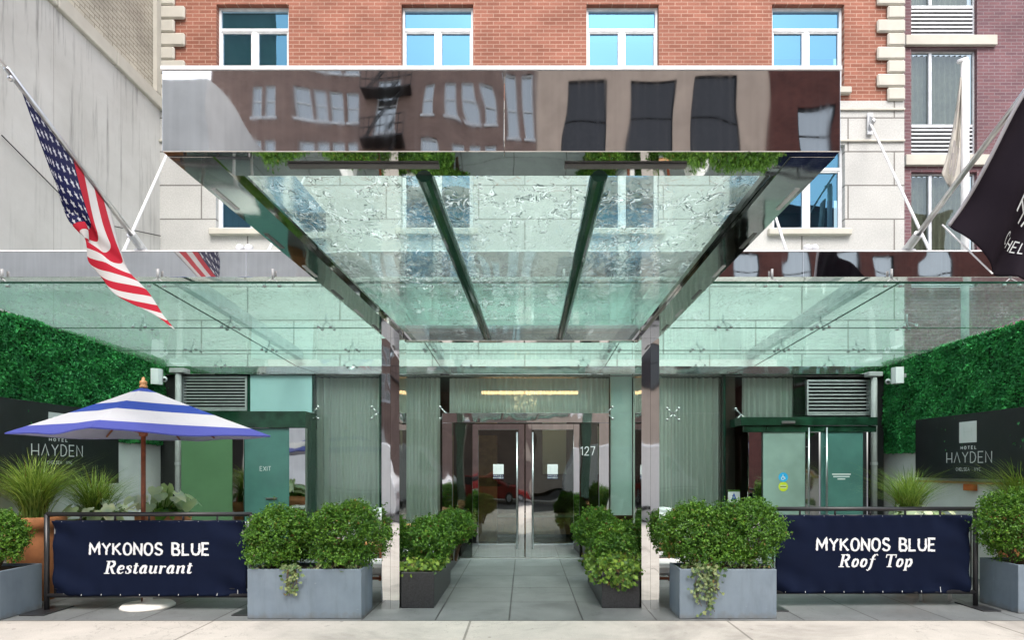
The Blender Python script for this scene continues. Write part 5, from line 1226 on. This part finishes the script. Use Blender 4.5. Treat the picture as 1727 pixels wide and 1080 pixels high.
# ================================================================ BARRIERS
def barrier(label, x0, x1, yl, yr, top, words, bx0, bx1, bz0, bz1, rowA, rowB, seed):
    def yy(x): return yl + (yr - yl) * (x - x0) / (x1 - x0)
    root = thing('barrier', label, 'barrier', ((x0 + x1) / 2, yy((x0 + x1) / 2), 0))
    m = MB(); r = .024
    def H(xa, xb, z, rr): m.tube([(xa, yy(xa), z), (xb, yy(xb), z)], rr, 8)
    def Vv(x, za, zb, rr): m.tube([(x, yy(x), za), (x, yy(x), zb)], rr, 8)
    H(x0, x1, top, r); H(x0, x1, .165, r); Vv(x0, .0, top, r + .002); Vv(x1, .0, top, r + .002)
    H(x0 + .09, x1 - .09, top - .075, .011); H(x0 + .09, x1 - .09, .24, .011); Vv(x0 + .09, .165, top - .075, .012); Vv(x1 - .09, .165, top - .075, .012)
    Vv(x0 + .15, .24, top - .075, .008); Vv(x1 - .05, .24, top - .075, .008)
    for k in range(1, 6):
        X = x0 + (x1 - x0) * k / 6; Vv(X, top - .08, top, .012); Vv(X, .17, .24, .012)
    m.build('frame', M['black_metal'], root, True)
    for X in (x0, x1):
        f = MB(); f.bbox(X - .10, X + .16 if X == x0 else X + .10, yy(X) - .26, yy(X) + .2, .002, .014, .002); f.build('foot', M['black_metal'], root)
    rg = random.Random(seed); n, mm = 70, 30
    def bp_(u, v):
        X = bx0 + (bx1 - bx0) * u; Z = bz0 + (bz1 - bz0) * v
        e = (1 - min(1, u * 4)) + (1 - min(1, (1 - u) * 4)); ev = abs(v - .5) * 2
        wr = .034 * math.sin((u * 9 + v * 7) * 2.2 + seed) * e * ev + .010 * math.sin(u * 62.8 + v * 5) * ev ** 3 + .012 * math.sin(u * 5 + 1 + seed)*.5
        Z -= .005 * (math.sin(u * 10 * math.pi + math.pi / 2) ** 2) * (1 if v > .5 else -1) * ev ** 4
        return Vector((X, yy(X) - .032 + wr, Z))
    b = MB(); b.add([bp_(i / n, j / mm) for i in range(n + 1) for j in range(mm + 1)], [(i * (mm + 1) + j, (i + 1) * (mm + 1) + j, (i + 1) * (mm + 1) + j + 1, i * (mm + 1) + j + 1) for i in range(n) for j in range(mm)])
    ba = b.build('banner', M['navy_canvas'], root, True); md = ba.modifiers.new('thick', 'SOLIDIFY'); md.thickness = .0015
    t = MB()
    for k in range(10):
        u = (k + .5) / 10
        for v, zz in ((.985, top - .075), (.015, .24)):
            p = bp_(u, v); t.tube([p + Vector((0, -.004, 0)), Vector((p.x, yy(p.x) - .013, zz))], .0032, 5)
    t.build('tie', M['letter_grey'], root)
    def wp(q):
        u = (q.x - bx0) / (bx1 - bx0); v = (q.z - bz0) / (bz1 - bz0); p = bp_(u, v); return Vector((q.x, p.y - .004 + (q.y), q.z))
    (a0, a1, c0, c1), (d0, d1, e0, e1) = rowA, rowB
    half = words[0].split(' ')
    lettering(words[0], 'caps', (a0, 0, c0), (a1 - a0, 0, 0), (0, 0, c1 - c0), (0, -1, 0), M['letter_white'], ba, .088, .24, jit=.28, warp=wp)
    lettering(words[1], 'serif', (d0, 0, e0), (d1 - d0, 0, 0), (0, 0, e1 - e0), (0, -1, 0), M['letter_white'], ba, shear=.2, warp=wp)
D = 6.95
barrier('black barrier with navy banner for the ground floor restaurant, left of the entrance', PX(79, D), PX(424, D), D, D, PZ(868, D), ('MYKONOS BLUE', 'Restaurant'),
        PX(93, D), PX(418, D), PZ(1006, D), PZ(878, D), (PX(153, D), PX(355, D), PZ(938, D), PZ(913, D)), (PX(179, D), PX(328, D), PZ(968, D), PZ(945, D)), 1)
D = 7.15
barrier('black barrier with navy banner for the roof top, right of the entrance', PX(1290, D), PX(1645, D), D, D, PZ(859, D), ('MYKONOS BLUE', 'Roof Top'),
        PX(1306, D), PX(1633, D), PZ(1001, D), PZ(869, D), (PX(1373, D), PX(1574, D), PZ(931, D), PZ(905, D)), (PX(1411, D), PX(1536, D), PZ(963, D), PZ(934, D)), 2)

# ================================================================ PLANTERS AND SHRUBS
def planter(label, x0, x1, y0, y1, h, mat, group):
    r = thing('planter', label, 'planter', ((x0 + x1) / 2, (y0 + y1) / 2, 0), group); t = .03
    m = MB(); m.hexa([(x0, y0, .003), (x1, y0, .003), (x1, y1, .003), (x0, y1, .003), (x0, y0, h), (x1, y0, h), (x1, y1, h), (x0, y1, h)])
    v = m.v; m.f = [f for f in m.f if f != (4, 5, 6, 7)]
    b = len(m.v); m.v += [(x0 + t, y0 + t, h), (x1 - t, y0 + t, h), (x1 - t, y1 - t, h), (x0 + t, y1 - t, h), (x0 + t, y0 + t, h - .1), (x1 - t, y0 + t, h - .1), (x1 - t, y1 - t, h - .1), (x0 + t, y1 - t, h - .1)]
    for i in range(4):
        j = (i + 1) % 4; m.f += [(4 + i, 4 + j, b + j, b + i), (b + i, b + j, b + 4 + j, b + 4 + i)]
    o = m.build('box', mat, r); bv = o.modifiers.new('bevel', 'BEVEL'); bv.width = .006; bv.segments = 2; bv.limit_method = 'ANGLE'
    MB().box(x0 + t, x1 - t, y0 + t, y1 - t, h - .13, h - .03).build('soil', M['soil'], r)
G1, G2 = 'blue-grey box planters', 'black granite planters'
planter('blue-grey box planter between the left barrier and the left canopy post', PX(417, 6.56), PX(609.5, 6.56), 6.56, 7.04, .512, M['planter_grey'], G1)
planter('blue-grey box planter between the right canopy post and the right barrier', PX(1146, 6.56), PX(1310, 6.56), 6.56, 7.02, .512, M['planter_grey'], G1)
planter('blue-grey box planter cut by the left edge of the view', -6.45, -5.32, 6.49, 7.06, .50, M['planter_grey'], G1)
planter('blue-grey box planter cut by the right edge of the view', 5.24, 6.25, 6.80, 7.38, .52, M['planter_grey'], G1)
planter('black granite planter beside the left canopy post', -1.365, -1.0, 7.06, 8.64, .40, M['planter_black'], G2)
planter('black granite planter beside the right canopy post', .85, 1.27, 7.06, 8.64, .40, M['planter_black'], G2)
planter('black granite planter close to the doors on the left', -1.5, -1.11, 9.5, 10.75, .40, M['planter_black'], G2)
planter('black granite planter close to the doors on the right', .97, 1.36, 9.5, 10.75, .40, M['planter_black'], G2)
def bl(px, py, d, rpx, sq=1.0, w=1.0): 
    r = rpx * d / F; return (tuple(P(px, py, d)), (r, r * .62 if r > .3 else r, r * sq), w)
boxwood('boxwood', 'rounded boxwood in the left grey planter, nearer the barrier', [bl(472, 908, 6.8, 57, .93, .75), bl(462, 938, 6.78, 42, .5, .25)], .49, 1, 13000)
boxwood('boxwood', 'rounded boxwood in the left grey planter, nearer the post', [bl(584, 903, 6.8, 60, .98, .75), bl(578, 938, 6.78, 46, .5, .25)], .49, 2, 13500)
boxwood('boxwood', 'wide two-lobed boxwood filling the right grey planter', [bl(1166, 902, 6.8, 56, .95, .42), bl(1256, 903, 6.8, 71, .88, .42), bl(1210, 935, 6.75, 70, .4, .16)], .49, 3, 24000)
boxwood('boxwood', 'dense boxwood in the planter at the right edge', [bl(1716, 885, 7.05, 66, .93, .8), bl(1730, 925, 7.05, 60, .5, .2)], .50, 4, 14000)
boxwood('boxwood', 'dark boxwood in the planter at the left edge', [bl(-12, 910, 6.8, 58, .85, 1.0)], .48, 5, 11000)
boxwood('boxwood', 'boxwood at the front of the black planter by the left post', [bl(722, 918, 7.4, 40, .95, 1.0)], .37, 6, 8000, .032, .021)
boxwood('boxwood', 'boxwood at the back of the black planter by the left post', [bl(764, 893, 8.25, 33, .92, 1.0)], .37, 7, 8000, .036, .024)
boxwood('boxwood', 'boxwood at the front of the black planter by the right post', [bl(1042, 920, 7.4, 41, .95, 1.0)], .37, 8, 8000, .032, .021)
boxwood('boxwood', 'boxwood at the back of the black planter by the right post', [bl(1005, 895, 8.25, 33, 1.0, 1.0)], .37, 9, 8000, .036, .024)
boxwood('boxwood', 'small boxwood in the left black planter close to the doors', [bl(752, 902, 10.0, 22, 1.0, 1.0)], .37, 10, 4000, .04, .026)
boxwood('boxwood', 'small boxwood in the right black planter close to the doors', [bl(1006, 902, 10.0, 20, 1.0, 1.0)], .37, 11, 4000, .04, .026)
def drape(px0, px1, pytop, lens, d, n, over):
    out = []
    for i in range(n):
        px = px0 + (px1 - px0) * (i + rng.random() * .6) / n; a = P(px, pytop, d + .05); b = P(px + rng.uniform(-4, 4), pytop + 4, d - .02); L = rng.uniform(*lens)
        out.append([a, b, P(px + rng.uniform(-7, 7), pytop + L * .6, d - .03), P(px + rng.uniform(-9, 9), pytop + L, d - .03)])
    return out
ivy('ivy', 'small pale ivy trailing over the front of the left grey planter', drape(480, 505, 958, (18, 50), 6.56, 6, .02) + [[P(a, 962, 6.62), P(a + 22, 955, 6.6)] for a in (424, 520, 545, 570, 588)], 1, 'ivy_pale', .042, 80, .03)
ivy('ivy', 'long ivy trailing to the ground down the right grey planter', drape(1176, 1210, 956, (45, 86), 6.56, 8, .02) + [[P(a, 960, 6.62), P(a + 25, 954, 6.6)] for a in (1150, 1215, 1240, 1270)], 2, 'ivy_pale', .045, 95, .035)
ivy('ivy', 'bright ivy at the base of the shrubs in the left black planter', [[P(a, 966 - (a - 680) * .1, 7.1), P(a + 8, 948, 7.15)] for a in range(680, 732, 7)] + [[Vector((-1.02, y, .38)), Vector((-1.0, y + .1, .46))] for y in np.arange(7.2, 8.6, .14)], 3, 'ivy_leaf', .05, 200, .035)
ivy('ivy', 'bright ivy spilling over the right black planter', drape(1022, 1080, 950, (22, 50), 7.06, 9, .02) + [[P(a, 955, 7.1), P(a + 8, 935, 7.15)] for a in range(1018, 1080, 7)] + [[Vector((.87, y, .48)), Vector((.82, y, .38)), Vector((.81, y + .05, .26))] for y in np.arange(7.1, 8.6, .13)], 4, 'ivy_leaf', .052, 120, .04)
ivy('ivy', 'light variegated ivy beside the left door planter', [[Vector((-1.12, y, .40)), Vector((-1.02, y, .52)), Vector((-1.0, y, .7))] for y in np.arange(9.4, 10.2, .13)], 5, 'ivy_pale', .05, 70, .05)
ivy('ivy', 'light variegated ivy beside the right door planter', [[Vector((.98, y, .40)), Vector((.90, y, .5)), Vector((.92, y, .7))] for y in np.arange(9.2, 10.2, .13)], 6, 'ivy_pale', .05, 70, .05)

# terracotta pots with grasses and caladiums
def pot(label, px, d, r, h, gap=.0):
    x = PX(px, d); o = thing('terracotta_pot', label, 'pot', (x, d, 0), 'terracotta pots')
    MB().lathe([(r * .68, .002), (r * .8, h * .3), (r * .94, h * .75), (r * .95, h * .86), (r * 1.06, h * .865), (r * 1.07, h * .97), (r * 1.03, h), (r * .92, h), (r * .9, h * .9)], (x, d, 0), 32).build('body', M['terracotta'], o, True)
    MB().lathe([(r * .9, h * .9), (.01, h * .93)], (x, d, 0), 24).build('soil', M['soil'], o); return (x, d), h * .92
L_, H_ = pot('big terracotta pot behind the left edge planter', 58, 7.55, .30, .98); grass_tuft('ornamental_grass', 'tall arching grass in the big terracotta pot at left', L_, H_, .85, .95, 900, 1)
L_, H_ = pot('terracotta pot under the left hotel sign, cut by the frame edge', 0, 8.4, .26, .9); grass_tuft('ornamental_grass', 'tall grass at the left edge of the view under the hotel sign', L_, H_, 1.0, .95, 900, 2)
L_, H_ = pot('terracotta pot behind the left barrier with mixed plants', 160, 8.3, .26, .88); grass_tuft('ornamental_grass', 'fine grass behind the left barrier between two caladiums', L_, H_, .78, .85, 620, 3)
caladium('caladium', 'pale caladium behind the left barrier, left of the parasol pole', (L_[0] + .12, L_[1] - .15), H_, .36, .42, 34, 4, size=.15)
L_, H_ = pot('wide terracotta pot just right of the parasol pole', 276, 8.2, .30, .965); caladium('caladium', 'large white-leaved caladium just right of the parasol pole', (L_[0] - .03, L_[1]), H_, .44, .40, 34, 5, size=.17)
caladium('leafy_plant', 'green leafy plant low in the pot right of the parasol pole', (L_[0] + .08, L_[1] - .08), H_, .2, .24, 22, 6, 'caladium_green', .13)
L_, H_ = pot('terracotta pot behind the right barrier with grass and caladium', 1532, 8.6, .28, .9); grass_tuft('ornamental_grass', 'arching grass behind the right barrier in front of the white dado', L_, H_, .78, .85, 600, 7)
caladium('caladium', 'pale caladium at the foot of the grass behind the right barrier', (L_[0] + .05, L_[1] - .15), H_, .26, .42, 30, 8, size=.14)
L_, H_ = pot('terracotta pot beyond the right edge planter', 1722, 8.1, .28, .98); grass_tuft('ornamental_grass', 'tall arching grass at the right edge in front of the hotel sign', L_, H_, .80, .85, 700, 9)

# ================================================================ CHAIRS AND TABLES
def chair(label, x, y, rot, mode=0):
    r = thing('armchair', label, 'chair', (x, y, 0), 'white cushioned wooden armchairs'); c, s_ = math.cos(rot), math.sin(rot)
    def T(p): return Vector((x + p[0] * c - p[1] * s_, y + p[0] * s_ + p[1] * c, p[2]))
    def tb(pts, rr, nm, mt): MB().tube([T(p) for p in pts], rr, 8).build(nm, mt, r, True)
    for sx in (-1, 1):
        tb([(sx * .3, -.28, .003), (sx * .3, -.30, .62)], .02, 'leg', M['wood']); tb([(sx * .3, .30, .003), (sx * .3, .28, .62)], .02, 'leg', M['wood'])
        tb([(sx * .3, -.33, .63), (sx * .3, .30, .62)], .024, 'armrest', M['lightwood']); tb([(sx * .3, -.29, .3), (sx * .3, .29, .3)], .018, 'side_rail', M['wood'])
    def cush(x0, x1, y0, y1, z0, z1, nm, lean=0):
        m = MB(); m.bbox(x0, x1, y0, y1, z0, z1, .035); m.v = [tuple(T((p[0], p[1] + lean * (p[2] - z0), p[2]))) for p in m.v]; m.build(nm, M['cushion'], r)
    cush(-.27, .27, -.3, .26, .32, .45, 'seat_cushion'); cush(-.27, .27, .15, .29, .46, .92, 'back_cushion', .22)
    return r
chair('white cushioned armchair partly hidden behind the left canopy post', -1.83, 7.55, R(90))
chair('white cushioned armchair partly hidden behind the right canopy post', 1.73, 7.55, R(-90))
chair('white cushioned armchair behind the left black planter shrubs', -1.62, 9.0, R(75))
chair('white cushioned armchair behind the right black planter shrubs', 1.62, 9.0, R(-75))
chair('white cushioned armchair farther back on the left beside the curtained glass', -1.95, 10.1, R(80))
chair('white cushioned armchair farther back on the right beside the curtained glass', 1.95, 10.1, R(-80))
def table(label, x, y, w, d_, h):
    r = thing('table', label, 'table', (x, y, 0), 'white courtyard tables')
    MB().bbox(x - w / 2, x + w / 2, y - d_ / 2, y + d_ / 2, h - .04, h, .006).build('tabletop', M['white_paint'], r)
    for sx in (-1, 1):
        for sy in (-1, 1): MB().tube([(x + sx * (w / 2 - .06), y + sy * (d_ / 2 - .06), .003), (x + sx * (w / 2 - .06), y + sy * (d_ / 2 - .06), h - .04)], [.018, .024], 8).build('leg', M['white_paint'], r, True)
table('white table behind the right barrier, its legs showing below the banner', PX(1583, 7.4), 7.75, .46, .7, .74)
table('white table behind the left barrier seen between the rails', PX(370, 8.6), 8.6, .8, .7, .80)

# ================================================================ ACROSS THE STREET (seen mirrored in the steel)
YO = -22.0
def far_building(label, x0, x1, h, mat, wins, wmat, frame, name='street_building'):
    r = thing(name, label, 'building', ((x0 + x1) / 2, YO, 0), 'buildings across the street')
    m = MB(); holes = [w for w in wins]
    xs_ = sorted({x0, x1} | {v for q in holes for v in q[:2]}); zs_ = sorted({0, h} | {v for q in holes for v in q[2:]})
    for a, b in zip(xs_[:-1], xs_[1:]):
        for c, d in zip(zs_[:-1], zs_[1:]):
            mx_, mz_ = (a + b) / 2, (c + d) / 2
            if any(q[0] < mx_ < q[1] and q[2] < mz_ < q[3] for q in holes): continue
            m.quad((b, YO, c), (a, YO, c), (a, YO, d), (b, YO, d))
    m.box(x0, x1, YO - 8, YO - .4, 0, h - .01); m.box(x0, x1, YO - .4, YO + .15, h, h + .35)
    m.build('wall', mat, r)
    for q in holes:
        w = MB(); f = .05
        w.box(q[0], q[0] + f, YO - .12, YO - .05, q[2], q[3]); w.box(q[1] - f, q[1], YO - .12, YO - .05, q[2], q[3]); w.box(q[0] + f, q[1] - f, YO - .12, YO - .05, q[3] - f, q[3]); w.box(q[0] + f, q[1] - f, YO - .12, YO - .05, q[2], q[2] + f)
        w.box(q[0] + f, q[1] - f, YO - .12, YO - .05, (q[2] + q[3]) / 2 - .025, (q[2] + q[3]) / 2 + .025); w.box(q[0] - .06, q[1] + .06, YO - .1, YO + .08, q[2] - .1, q[2])
        o = w.build('window', frame, r)
        MB().quad((q[1], YO - .1, q[2]), (q[0], YO - .1, q[2]), (q[0], YO - .1, q[3]), (q[1], YO - .1, q[3])).build('pane', wmat, o)
TM = 2 * D1 - YO
def rxp(px): return (px - CX) / F * TM
wins = []
for (a, b) in ((432, 450), (456, 474), (502, 523), (528, 549), (554, 577), (584, 608), (716, 735), (755, 775), (784, 803), (811, 831)):
    for z0, z1 in ((16.6, 18.0), (14.3, 15.7), (12.0, 13.4), (9.7, 11.1), (7.4, 8.8), (5.1, 6.5), (18.9, 20.2)): wins.append((rxp(a), rxp(b), z0, z1))
for (a, b) in ((640, 672), (852, 874), (884, 901)):
    for z0, z1 in ((16.0, 18.6), (12.2, 14.6), (8, 10.6)): wins.append((rxp(a), rxp(b), z0, z1))
far_building('brown brick building across the street mirrored in the canopy front', rxp(350), rxp(904), 20.8, M['brick_brown'], wins, M['far_pane'], M['white_frame'])
wins = []
for (a, b) in ((950, 1022), (1060, 1140), (1172, 1246)):
    for z0, z1 in ((15.1, 18.3), (10.4, 13.4), (5.8, 8.8)): wins.append((rxp(a), rxp(b), z0, z1))
M['dusk_pane'] = simple('dark_mirror_window', (0.05, 0.05, 0.055), .12)
far_building('beige building with big dark windows across the street mirrored in the canopy front', rxp(905), rxp(1296), 21.5, M['beige_wall'], wins, M['dusk_pane'], M['black_metal'])
far_building('dark red brick building across the street mirrored at the canopy corner', rxp(1297), 30, 19.5, M['brick_darkred'], [(11.9 + i * 2.6, 13.2 + i * 2.6, 8 + j * 3.6, 10 + j * 3.6) for i in range(5) for j in range(3)], M['far_pane'], M['black_metal'])
def fire_escape(px, z0, n):
    r = thing('fire_escape', 'black iron fire escape on the brown building across the street', 'fire escape', (rxp(px), YO, z0)); X = rxp(px); w = .95
    for i in range(n):
        z = z0 + i * 2.3; m = MB(); m.box(X - w, X + w, YO + .02, YO + .9, z, z + .05)
        for zz in (z + .45, z + .9): m.tube([(X - w, YO + .9, zz), (X + w, YO + .9, zz)], .025, 6)
        for k in range(9): m.tube([(X - w + k * w / 4, YO + .9, z), (X - w + k * w / 4, YO + .9, z + .9)], .016, 5)
        m.build('balcony', M['black_metal'], r)
        m = MB(); m.tube([(X - w + .2, YO + .55, z), (X + w - .3, YO + .55, z + 2.3)], .035, 6); m.tube([(X - w + .2, YO + .75, z), (X + w - .3, YO + .75, z + 2.3)], .035, 6); m.build('ladder', M['black_metal'], r)
fire_escape(656, 6.2, 6)
g = MB().box(-26, -9.6, -22.2, -13.5, 0, 13.4).build('grey_building', M['grey_wall']); tag(g, 'pale grey building across the street mirrored in the left of the canopy front', 'building')

def vehicle(label, x, y, L, H, W, mat, kind):
    r = thing('delivery_van' if kind == 'van' else 'parked_car', label, kind, (x, y, -.13)); z = -.13
    if kind == 'van': prof = [(-.5, .3), (-.5, .62), (-.47, .95), (-.40, 1), (.22, 1), (.30, .93), (.40, .60), (.49, .50), (.5, .25), (.48, .16), (-.48, .16)]
    else: prof = [(-.5, .32), (-.49, .55), (-.44, .62), (-.34, .64), (-.2, .97), (.08, 1), (.24, .66), (.45, .58), (.5, .4), (.48, .2), (-.48, .2)]
    m = MB(); m.prism([(x + a * L, z + b * H) for a, b in prof], 1, y - W / 2, y + W / 2); o = m.build('body', mat, r); bv = o.modifiers.new('bevel', 'BEVEL'); bv.width = .07; bv.segments = 3
    g_ = MB(); e = .012
    if kind == 'van': gp = [(.235, .90), (.285, .885), (.36, .62), (.235, .62)]
    else: gp = [(-.30, .68), (-.18, .92), (.06, .94), (.19, .68)]
    for yy_ in (y - W / 2 - e, y + W / 2 - .01): g_.prism([(x + a * L, z + b * H) for a, b in gp], 1, yy_, yy_ + .022)
    g_.build('side_window', M['carglass'], r)
    for sx in (-.31, .31):
        for sy in (-1, 1):
            yc = y + sy * (W / 2 - .1); w = MB(); w.tube([(x + sx * L, yc - .11, z + .33), (x + sx * L, yc + .11, z + .33)], .33, 20); wo = w.build('wheel', M['rubber'], r)
            w = MB(); w.tube([(x + sx * L, yc - .115, z + .33), (x + sx * L, yc + .115, z + .33)], .2, 16); w.build('rim', M['louver'], wo)
    MB().bbox(x + .27 * L, x + .30 * L, y + W / 2 + .02, y + W / 2 + .2, z + .58 * H, z + .72 * H, .03).build('side_mirror', M['black_metal'], r)
    for sx in (-1, 1): MB().bbox(x + sx * .497 * L - .02, x + sx * .497 * L + .02, y - W * .4, y + W * .4, z + .36 * H, z + .44 * H, .01).build('lamp_bar', M['louver'], r)
vehicle('white delivery van parked at the kerb, mirrored in the left post', -5.6, -4.6, 5.4, 2.5, 2.0, M['van_white'], 'van')
vehicle('white delivery van parked at the kerb, mirrored in the right post', 4.4, -4.6, 5.4, 2.5, 2.0, M['van_white'], 'van')
vehicle('red car standing in the street, mirrored in the entrance doors', -2.0, -10.6, 4.4, 1.45, 1.8, M['red_paint'], 'car')
